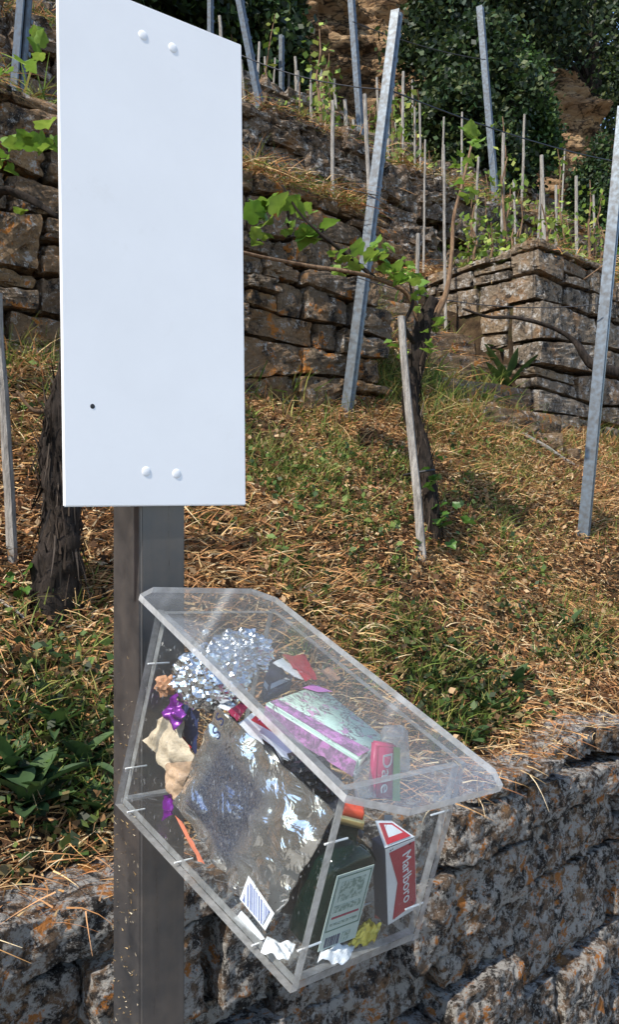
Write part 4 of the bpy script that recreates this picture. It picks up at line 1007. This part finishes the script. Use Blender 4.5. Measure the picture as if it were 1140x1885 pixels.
sub('lower_fold', wsheet([(298,1405,.0), (318,1482,.0), (334,1470,.006), (350,1402,.004)], .040, .007, 50, 6, .006), plain('stained_paper', (.40,.26,.16), .6, 0, .4, 40, .5), wr)
sub('purple_lining', wsheet([(300,1312,.0), (318,1350,.0), (338,1316,.004), (324,1272,.006)], .034, .010, 60, 5, .004), M_purple, wr)
sub('purple_tip', wsheet([(300,1464,.0), (296,1512,.0), (316,1498,.0), (314,1462,.0)], .036, .007, 70, 9, .002, 8), M_purple, wr)
v, f = sheet([pb(325,1340,1,.06), pb(352,1375,1,.06), pb(348,1420,1,.06), pb(330,1395,1,.06)], 6, 6, .003, 70); center_obj('red_scrap', mesh('r', v, f, True), M_red, 'small red scrap between cream wrapper and silver pouch', 'scrap')
v, f = sheet([pb(338,1295,1,.065), pb(368,1310,1,.065), pb(362,1390,1,.065), pb(340,1370,1,.065)], 6, 6, .003, 70); center_obj('dark_wrapper', mesh('r', v, f, True), M_navy, 'dark blue wrapper scrap behind the cream wrapper', 'wrapper')
v, f = sheet([pb(322,1500,1,.02), pb(335,1512,1,.02), pb(378,1590,1,.02), pb(366,1585,1,.02)], 6, 8, .002, 60); center_obj('orange_strip', mesh('r', v, f, True), plain('orange_print', (.6,.18,.10), .5), 'thin orange strip under the silver pouch edge', 'scrap')
center_obj('brown_scrap', crumple(pb(305,1262,1,.06), .016, .014, .014, .5, 3.3, 3), M_tan, 'small brown crumpled scrap behind the cream wrapper', 'scrap')

# tissue packet (mint, pink blossom print)
def hexa(top, down):
    t = [Vector(p) for p in top]; b_ = [p+down for p in t]
    bm = bmesh.new(); v_ = [bm.verts.new(p) for p in t+b_]
    for f_ in ((0,1,2,3),(7,6,5,4),(0,4,5,1),(1,5,6,2),(2,6,7,3),(3,7,4,0)): bm.faces.new([v_[i] for i in f_])
    bmesh.ops.bevel(bm, geom=bm.edges[:], offset=.003, segments=3, affect='EDGES'); return bm_mesh(bm, smooth=True)
def mint_mat():
    m, nt, b, _ = new_mat('mint_blossom_print'); p = pos(nt)
    n1 = noise_node(nt, p, 28, 6, .6, 2.5); n2 = noise_node(nt, p, 60, 4, .6, 1)
    c = mixc(nt, ramp(nt, n1, [(.46, 0.0), (.485, .9), (.515, .9), (.54, 0.0)]), (.70,.92,.76), (.20,.09,.15))
    c = mixc(nt, ramp(nt, n2, [(.56, 0.0), (.61, .9)]), c, (.74,.38,.60))
    c = mixc(nt, ramp(nt, noise_node(nt, p, 12, 2), [(.36, 1.0), (.46, 0.0)]), c, (.72,.93,.78))
    nt.links.new(c, b.inputs['Base Color']); b.inputs['Roughness'].default_value = .35; return m
HT = .205
tq = [pb(489,1291,2,HT), pb(663,1398,2,HT-.022), pb(706,1354,2,HT-.022), pb(586,1258,2,HT)]
tp_ = center_obj('tissue_packet', hexa(tq, -ub*.026-ob*.0), mint_mat(), 'mint green tissue packet with pink blossom print under the lid', 'packet')
def purple_mat():
    m, nt, b, _ = new_mat('mauve_band_print'); p = pos(nt)
    nt.links.new(ramp(nt, noise_node(nt, p, 70, 6, .75, .5), [(.36, (.22,.13,.20)), (.5, (.42,.24,.38)), (.58, (.80,.30,.68)), (.7, (.70,.60,.66))]), b.inputs['Base Color']); b.inputs['Roughness'].default_value = .35; return m
M_mauve = purple_mat(); f0_ = (tq[1]-tq[0]); outv = (-ob*.2-cb).normalized()
band = [tq[0]+f0_*.02-cb*.0012-ub*.004, tq[1]-f0_*.02-cb*.0012-ub*.004, tq[1]-f0_*.02-cb*.0012-ub*.024, tq[0]+f0_*.02-cb*.0012-ub*.024]
sub('mauve_side', quad_at(band, Vector(), .0003, 8), M_mauve, tp_)
w_ = (tq[3]-tq[0]); band2 = [tq[0]+f0_*.03+w_*.03+ub*.001, tq[1]-f0_*.03+w_*.03+ub*.001, tq[1]-f0_*.03+w_*.27+ub*.001, tq[0]+f0_*.03+w_*.16+ub*.001]
sub('mauve_stripe', quad_at(band2, Vector(), .0002, 8), M_mauve, tp_)
pk = [tq[3]+f0_*.0-w_*.12+ub*.0012, tq[3]+f0_*.18-w_*.02+ub*.0012, tq[3]+f0_*.12-w_*.22+ub*.0012, tq[3]-w_*.32+ub*.0012]
sub('pink_blossom', quad_at(pk, Vector(), .0003, 4), M_pink, tp_)

# wrappers at the back under the lid
v, f = sheet([pb(520,1206,2,.215), pb(562,1206,2,.215), pb(584,1250,2,.215), pb(562,1252,2,.215)], 8, 8, .003, 60); rw_ = center_obj('red_wrapper', mesh('r', v, f, True), M_red, 'folded red and white wrapper behind the mint packet', 'wrapper')
v, f = sheet([pb(502,1220,2,.212), pb(520,1212,2,.212), pb(564,1250,2,.212), pb(548,1250,2,.212)], 8, 8, .002, 60); sub('white_fold', mesh('r', v, f, True), M_white, rw_)
v, f = sheet([pb(590,1236,2,.205), pb(610,1228,2,.205), pb(628,1250,2,.205), pb(612,1256,2,.205)], 6, 6, .004, 90); center_obj('tan_scrap', mesh('r', v, f, True), M_tan, 'small curled tan scrap right of the red wrapper', 'scrap')
q_ = [pb(484,1262,2,.195), pb(492,1272,2,.195), pb(540,1250,2,.195), pb(498,1208,2,.195)]
bw = center_obj('black_packet', hexa(q_, -ub*.02), M_navy, 'small dark packet with white edges next to the foil wad', 'packet')
for a_, b_ in ((0, 1), (1, 2)):
    d_ = q_[b_]-q_[a_]; st_ = [q_[a_]+d_*.1+ub*.001, q_[b_]-d_*.05+ub*.001, q_[b_]-d_*.05+ub*.001+(q_[3]-q_[0])*.16, q_[a_]+d_*.1+ub*.001+(q_[3]-q_[0])*.16]
    sub('white_edge', quad_at(st_, Vector(), .0002, 3), M_white, bw)
# folded carton with red lettering
for i, (off, col_, lb) in enumerate(((0, M_white, 'white carton flap with dark red printed corner beside the silver pouch'), (.006, plain('brown_carton', (.45,.22,.14), .6), 'brown carton layer beneath the white flap'), (.011, M_cream, 'lowest cream carton layer above the black bottle'))):
    HH = .185-off
    v, f = sheet([pb(432,1338+i*6,2,HH), pb(560,1418+i*6,2,HH-.035), pb(590,1392,2,HH-.035), pb(478,1300,2,HH)], 14, 8, .002, 30, .004, i, ub, .0022)
    oo = center_obj('carton_flap', mesh('c', v, f, True), col_, lb, 'carton')
    if i == 0:
        rq = [pb(462,1325,2,HH+.009), pb(516,1355,2,HH+.005), pb(508,1340,2,HH+.006), pb(476,1312,2,HH+.009)]
        sub('red_corner', quad_at(rq, Vector(), .0002, 4, ub), M_red, oo)
        text_on('ICSI', sum(rq, Vector())/4+ub*.0012, rq[1]-rq[0], rq[3]-rq[0], .014, M_pink, oo)
v, f = sheet([pb(420,1308,2,.19), pb(436,1328,2,.19), pb(458,1300,2,.19), pb(446,1290,2,.19)], 5, 5, .002, 60); center_obj('crimson_scrap', mesh('r', v, f, True), M_dkred, 'shiny crimson scrap between the foil ball and the carton', 'scrap')
v, f = sheet([pb(400,1300,2,.188), pb(425,1308,2,.188), pb(446,1284,2,.188), pb(432,1276,2,.188)], 6, 6, .003, 60); center_obj('paper_scrap', mesh('r', v, f, True), M_white, 'white paper scrap under the foil ball', 'paper')

# bottles
def lathe_sq(prof, n=24, sq=0.0):
    """(h, rx, ry, squareness) rings"""
    vs = []; fs = []
    for (h, rx, ry, e_) in prof:
        for k in range(n):
            a = 2*math.pi*k/n; c_, s_ = math.cos(a), math.sin(a); p_ = 2/(1+3*e_)
            vs.append(Vector((rx*math.copysign(abs(c_)**p_, c_), ry*math.copysign(abs(s_)**p_, s_), h)))
    for j in range(len(prof)-1):
        for k in range(n): fs.append((j*n+k, j*n+(k+1) % n, (j+1)*n+(k+1) % n, (j+1)*n+k))
    fs.append(tuple(range(n))[::-1]); fs.append(tuple((len(prof)-1)*n+k for k in range(n))); return vs, fs
M_glass = plain('dark_green_glass', (.001,.009,.005), .07, 0, .1, 20, 0, .22)
SB = 1.16
lc = loc(pb(637, 1656, 0, BL-T-.008))
bo = empty('green_bottle', B(BL-T-.006-.0266*SB, lc.y+.010, T+.001)); bo.scale = (SB, SB, SB)
Mb = Matrix((ob, cb, ub)).transposed().to_4x4()
def inb(me): me.transform(Mb); return me
pr = [(0,.022,.029,.7),(.004,.025,.032,.9),(.086,.025,.032,.9),(.093,.022,.027,.7),(.100,.016,.018,.3),(.105,.0125,.013,0),(.119,.0122,.0125,0),(.120,.0145,.0145,0),(.125,.0145,.0145,0)]
v, f = lathe_sq(pr); link('glass_body', inb(mesh('b', v, f, True)), M_glass, bo)
v, f = lathe_sq([(.121,.017,.017,0),(.126,.017,.017,0),(.129,.0165,.0165,0)]); link('gold_collar', inb(mesh('b', v, f, True)), M_gold, bo)
v, f = lathe_sq([(.1285,.014,.014,0),(.136,.0138,.0138,0),(.138,.012,.012,0)]); link('red_cap', inb(mesh('b', v, f, True)), plain('orange_red', (.55,.07,.03), .4), bo)
def label_mat():
    m, nt, b, _ = new_mat('green_back_label'); tc = N(nt, 'TexCoord').outputs['Generated']; mp = N(nt, 'Mapping'); mp.inputs['Scale'].default_value = (1, 9, 1); nt.links.new(tc, mp.inputs[0])
    n = noise_node(nt, pos(nt), 260, 3, .6)
    nt.links.new(mixc(nt, ramp(nt, n, [(.46, 0.0), (.56, .75)]), (.34,.42,.38), (.08,.15,.12)), b.inputs['Base Color']); b.inputs['Roughness'].default_value = .5; return m
def lbox(y0, y1, z0, z1, x, m_, nm, th=.0006):
    bm = bmesh.new(); box_bm(bm, Mb, x-th, x, y0-.006, y1-.006, z0, z1); return link(nm, bm_mesh(bm), m_, bo)
fx = .0262
M_lab = plain('pale_green_label', (.42,.50,.46), .5); M_labd = plain('label_line', (.10,.18,.14), .5)
lbox(-.025,.025,.008,.086, fx, M_lab, 'back_label')
for a_ in ((-.0225,-.0215,.027,.0835), (.0215,.0225,.027,.0835), (-.0225,.0225,.0825,.0835), (-.0225,.0225,.027,.028)): lbox(*a_, fx+.0004, M_labd, 'label_line')
lbox(-.016,.016,.057,.078, fx+.0004, label_mat(), 'fine_print'); lbox(-.018,.018,.046,.053, fx+.0004, label_mat(), 'fine_print')
lbox(-.018,.018,.0395,.0415, fx+.0004, M_dkred, 'red_print_line'); lbox(-.018,.018,.032,.0345, fx+.0004, label_mat(), 'fine_print')
x_ = -.019
while x_ < -.001: w_b = random.uniform(.0005, .0018); lbox(x_, x_+w_b, .010, .0205, fx+.0004, M_navy, 'barcode_bar'); x_ += w_b+random.uniform(.0006, .0014)
lbox(.003,.014,.010,.0205, fx+.0004, label_mat(), 'fine_print')
tag(bo, 'dark green flat liquor bottle with pale back label behind the front panel', 'bottle')
# black bottle lying behind the pouch
b2 = empty('black_bottle', pb(470, 1400, 1, .075))
ax_ = (pb(606,1468,1,.07)-pb(480,1372,1,.075)).normalized(); M2 = ax_.to_track_quat('Z', 'Y').to_matrix().to_4x4()
v, f = lathe_sq([(-.07,.028,.028,0),(-.065,.033,.033,0),(.03,.033,.033,0),(.05,.022,.022,0),(.066,.011,.011,0),(.085,.0105,.0105,0)]); me = mesh('b', v, f, True); me.transform(M2); link('glass_body', me, M_blk, b2)
v, f = lathe_sq([(.0855,.0125,.0125,0),(.092,.0125,.0125,0)]); me = mesh('b', v, f, True); me.transform(M2); link('gold_collar', me, M_gold, b2)
v, f = lathe_sq([(.0925,.011,.011,0),(.099,.0105,.0105,0)]); me = mesh('b', v, f, True); me.transform(M2); link('cap', me, plain('rust_red_cap', (.25,.05,.03), .4), b2)
tag(b2, 'black bottle lying between the silver pouch and cartons', 'bottle')
# dark bottle standing on its left, seen through the side panel
b3 = empty('dark_bottle', B(BL-T-.098, .082, T+.001))
v, f = lathe_sq([(0,.026,.026,.2),(.004,.029,.029,.2),(.075,.029,.029,.2),(.092,.024,.024,.1),(.102,.014,.014,0),(.112,.013,.013,0)]); link('glass_body', inb(mesh('b', v, f, True)), M_blk, b3)
tag(b3, 'short dark bottle standing behind the green bottle, below the silver pouch', 'bottle')

# cigarette pack
pq = [pb(714,1704,0,BL-T-.012), pb(768,1672,0,BL-T-.012), pb(764,1541,0,BL-T-.012), pb(709,1562,0,BL-T-.012)]
ci = empty('cigarette_pack', pq[0]); L0 = Vector(ci.location)
ex = pq[1]-pq[0]; ey = pq[3]-pq[0]; ez = ex.cross(ey).normalized()
if ez.dot(ob) < 0: ez = -ez
def prism(pts, d0, d1, m_, nm, parent, bev=.0008):
    bm = bmesh.new(); a_ = [bm.verts.new(p+ez*d0-L0) for p in pts]; b_ = [bm.verts.new(p+ez*d1-L0) for p in pts]; n = len(pts)
    bm.faces.new(a_[::-1]); bm.faces.new(b_)
    for i in range(n): bm.faces.new((a_[i], a_[(i+1) % n], b_[(i+1) % n], b_[i]))
    if bev: bmesh.ops.bevel(bm, geom=bm.edges[:], offset=bev, segments=2, affect='EDGES')
    return link(nm, bm_mesh(bm), m_, parent)
body = prism(pq, -.022, 0, plain('pack_side', (.09,.10,.13), .45), 'carton_body', ci)
def fq(x, y): return pq[0]*(1-x)*(1-y)+pq[1]*x*(1-y)+pq[2]*x*y+pq[3]*(1-x)*y
prism([fq(.01,.01), fq(.99,.01), fq(.99,.99), fq(.01,.99)], .0001, .0005, plain('pack_card', (.66,.66,.67), .45), 'front_face', ci, 0)
prism([fq(.16,.05), fq(.96,.10), fq(.97,.96), fq(.12,.93), fq(.36,.50)], .0007, .0011, plain('crimson_print', (.36,.012,.035), .4), 'red_chevron', ci, 0)
tq2 = [pq[3], pq[2], pq[2]-ez*.020+ey.normalized()*.018-ex*.35, pq[3]-ez*.020+ey.normalized()*.024+ex*.10]
tq2 = [p+ey.normalized()*.0008 for p in tq2]; bm = bmesh.new()
a_ = [bm.verts.new(p-L0) for p in tq2]; b_ = [bm.verts.new(p-L0-ey.normalized()*.0006) for p in tq2]; bm.faces.new(a_); bm.faces.new(b_[::-1])
for i in range(4): bm.faces.new((a_[i], b_[i], b_[(i+1) % 4], a_[(i+1) % 4]))
link('open_flap', bm_mesh(bm), M_white, ci)
cc = sum(tq2, Vector())/4; bm = bmesh.new(); bm.faces.new([bm.verts.new(cc+(p-cc)*.80-L0+ez*.0012+ey.normalized()*.0006) for p in tq2]); link('red_flap_print', bm_mesh(bm), M_red, ci)
text_on('Marlboro', fq(.66, .53)+ez*.0015, -ey, ex, .0205, M_white, ci)
tag(ci, 'red and white cigarette pack with open flap standing right of the green bottle', 'cigarette pack')
v, f = sheet([pb(690,1600,0,BL-.05), pb(708,1600,0,BL-.05), pb(712,1690,0,BL-.05), pb(690,1690,0,BL-.05)], 5, 6, .003, 60); center_obj('rosy_wrapper', mesh('r', v, f, True), plain('rosy_print', (.30,.08,.09), .5), 'dull rosy wrapper wedged between the green bottle and cigarette pack', 'wrapper')
v, f = sheet([pb(708,1500,0,BL-.06), pb(722,1500,0,BL-.06), pb(716,1560,0,BL-.06), pb(700,1558,0,BL-.06)], 4, 6, .001, 60); center_obj('grey_card', mesh('r', v, f, True), plain('grey_card', (.35,.38,.42), .5), 'grey card strip behind the open cigarette pack flap', 'card')

# bright packet and clear cup near the lid front
dq = [pb(690,1470,0,BL-.075), pb(736,1474,0,BL-.075), pb(736,1376,0,BL-.09), pb(697,1370,0,BL-.09)]
dp = center_obj('fruit_packet', hexa(dq, -ob*.014), plain('magenta_red', (.50,.03,.12), .4), 'magenta packet with green edge standing under the lid front', 'packet')
gq = [dq[0].lerp(dq[1], .70)+ob*.001, dq[1]+ob*.001, dq[2]+ob*.001, dq[3].lerp(dq[2], .70)+ob*.001]; sub('green_edge', quad_at(gq, Vector(), .0002, 4, ob), M_leafgreen, dp)
text_on('Dale', (dq[0].lerp(dq[1], .38)+dq[3].lerp(dq[2], .38))/2+ob*.0014, dq[0]-dq[3], dq[1]-dq[0], .026, M_white, dp)
v, f = sheet([pb(650,1420,0,BL-.10), pb(690,1395,0,BL-.10), pb(694,1470,0,BL-.07), pb(655,1470,0,BL-.07)], 10, 10, .006, 45); center_obj('clear_wrapper', mesh('r', v, f, True), acrylic('clear_film', .25, 30), 'crinkled clear film between the mint packet and magenta packet', 'wrapper')
v, f = lathe_sq([(0,.022,.022,0),(.01,.025,.025,0),(.04,.026,.026,0),(.055,.018,.018,0),(.06,.012,.012,0)]); me = mesh('cup', v, f, True); me.transform(Matrix.Translation(pb(742,1368,0,BL-.14)-ub*.03) @ Mb @ Matrix.Rotation(.5, 4, 'X'))
center_obj('clear_cup', me, acrylic('clear_cup', .38, 25), 'crushed clear plastic cup under the lid right of the mint packet', 'cup')
# bottom bits
def bit(px, py, axis, val, r3, amp, seed, m_, nm, lb, cat, s_=3):
    center_obj(nm, crumple(pb(px, py, axis, val), *r3, amp, seed, s_), m_, lb, cat)
def scrap(pts, axis, val, m_, nm, lb, cat, amp=.008, fr=55, seed=0, bulge=.006):
    v, f = sheet([pb(x, y, axis, val) for x, y in pts], 16, 12, amp, fr, bulge, seed, ub); return center_obj(nm, mesh('r', v, f), m_, lb, cat)
scrap([(585,1770), (640,1770), (655,1738), (598,1732)], 2, T+.004, M_white, 'paper_scrap', 'white crumpled paper below the green bottle at the front panel', 'paper', seed=2)
scrap([(480,1752), (530,1768), (545,1738), (492,1722)], 2, T+.004, M_white, 'paper_scrap', 'pale crumpled paper in the bottom corner behind the left panel', 'paper', seed=5)
v, f = sheet([pb(433,1690,1,T+.003), pb(446,1676,1,T+.003), pb(490,1728,1,T+.003), pb(482,1730,1,T+.003)], 6, 4, .002, 80); center_obj('paper_scrap', mesh('r', v, f, True), M_white, 'thin white paper strip below the barcode label', 'paper')
yw = scrap([(640,1738), (690,1732), (702,1704), (655,1698)], 2, T+.006, M_yellow, 'yellow_wrapper', 'crumpled yellow sweet wrapper on the box floor', 'wrapper', .011, 75, 4)
bit(560, 1440, 1, .11, (.04, .035, .03), .35, 3.1, M_blk, 'plastic_wad', 'black crumpled plastic beside the carton flaps', 'plastic', 4)
# dark litter packed in the middle of the box
for (a_, b_, h_, r_, sd_, lb_) in ((.135, .115, .095, .062, 2.7, 'dark bag stuffed behind the silver pouch under the foil'), (.245, .122, .085, .056, 4.9, 'dark bag stuffed under the mint packet')):
    center_obj('bin_bag', crumple(B(a_, b_, h_), r_, r_, r_*.9, .25, sd_, 5, 3.5), plain('bag_plastic', (.022,.022,.026), .32), lb_, 'bag')
bit(470,1480,1,.12,(.075,.05,.055),.35,7.7,plain('dark_bag', (.03,.03,.035), .35),'bin_bag','dark crumpled plastic bag filling the middle of the box','bag',4)
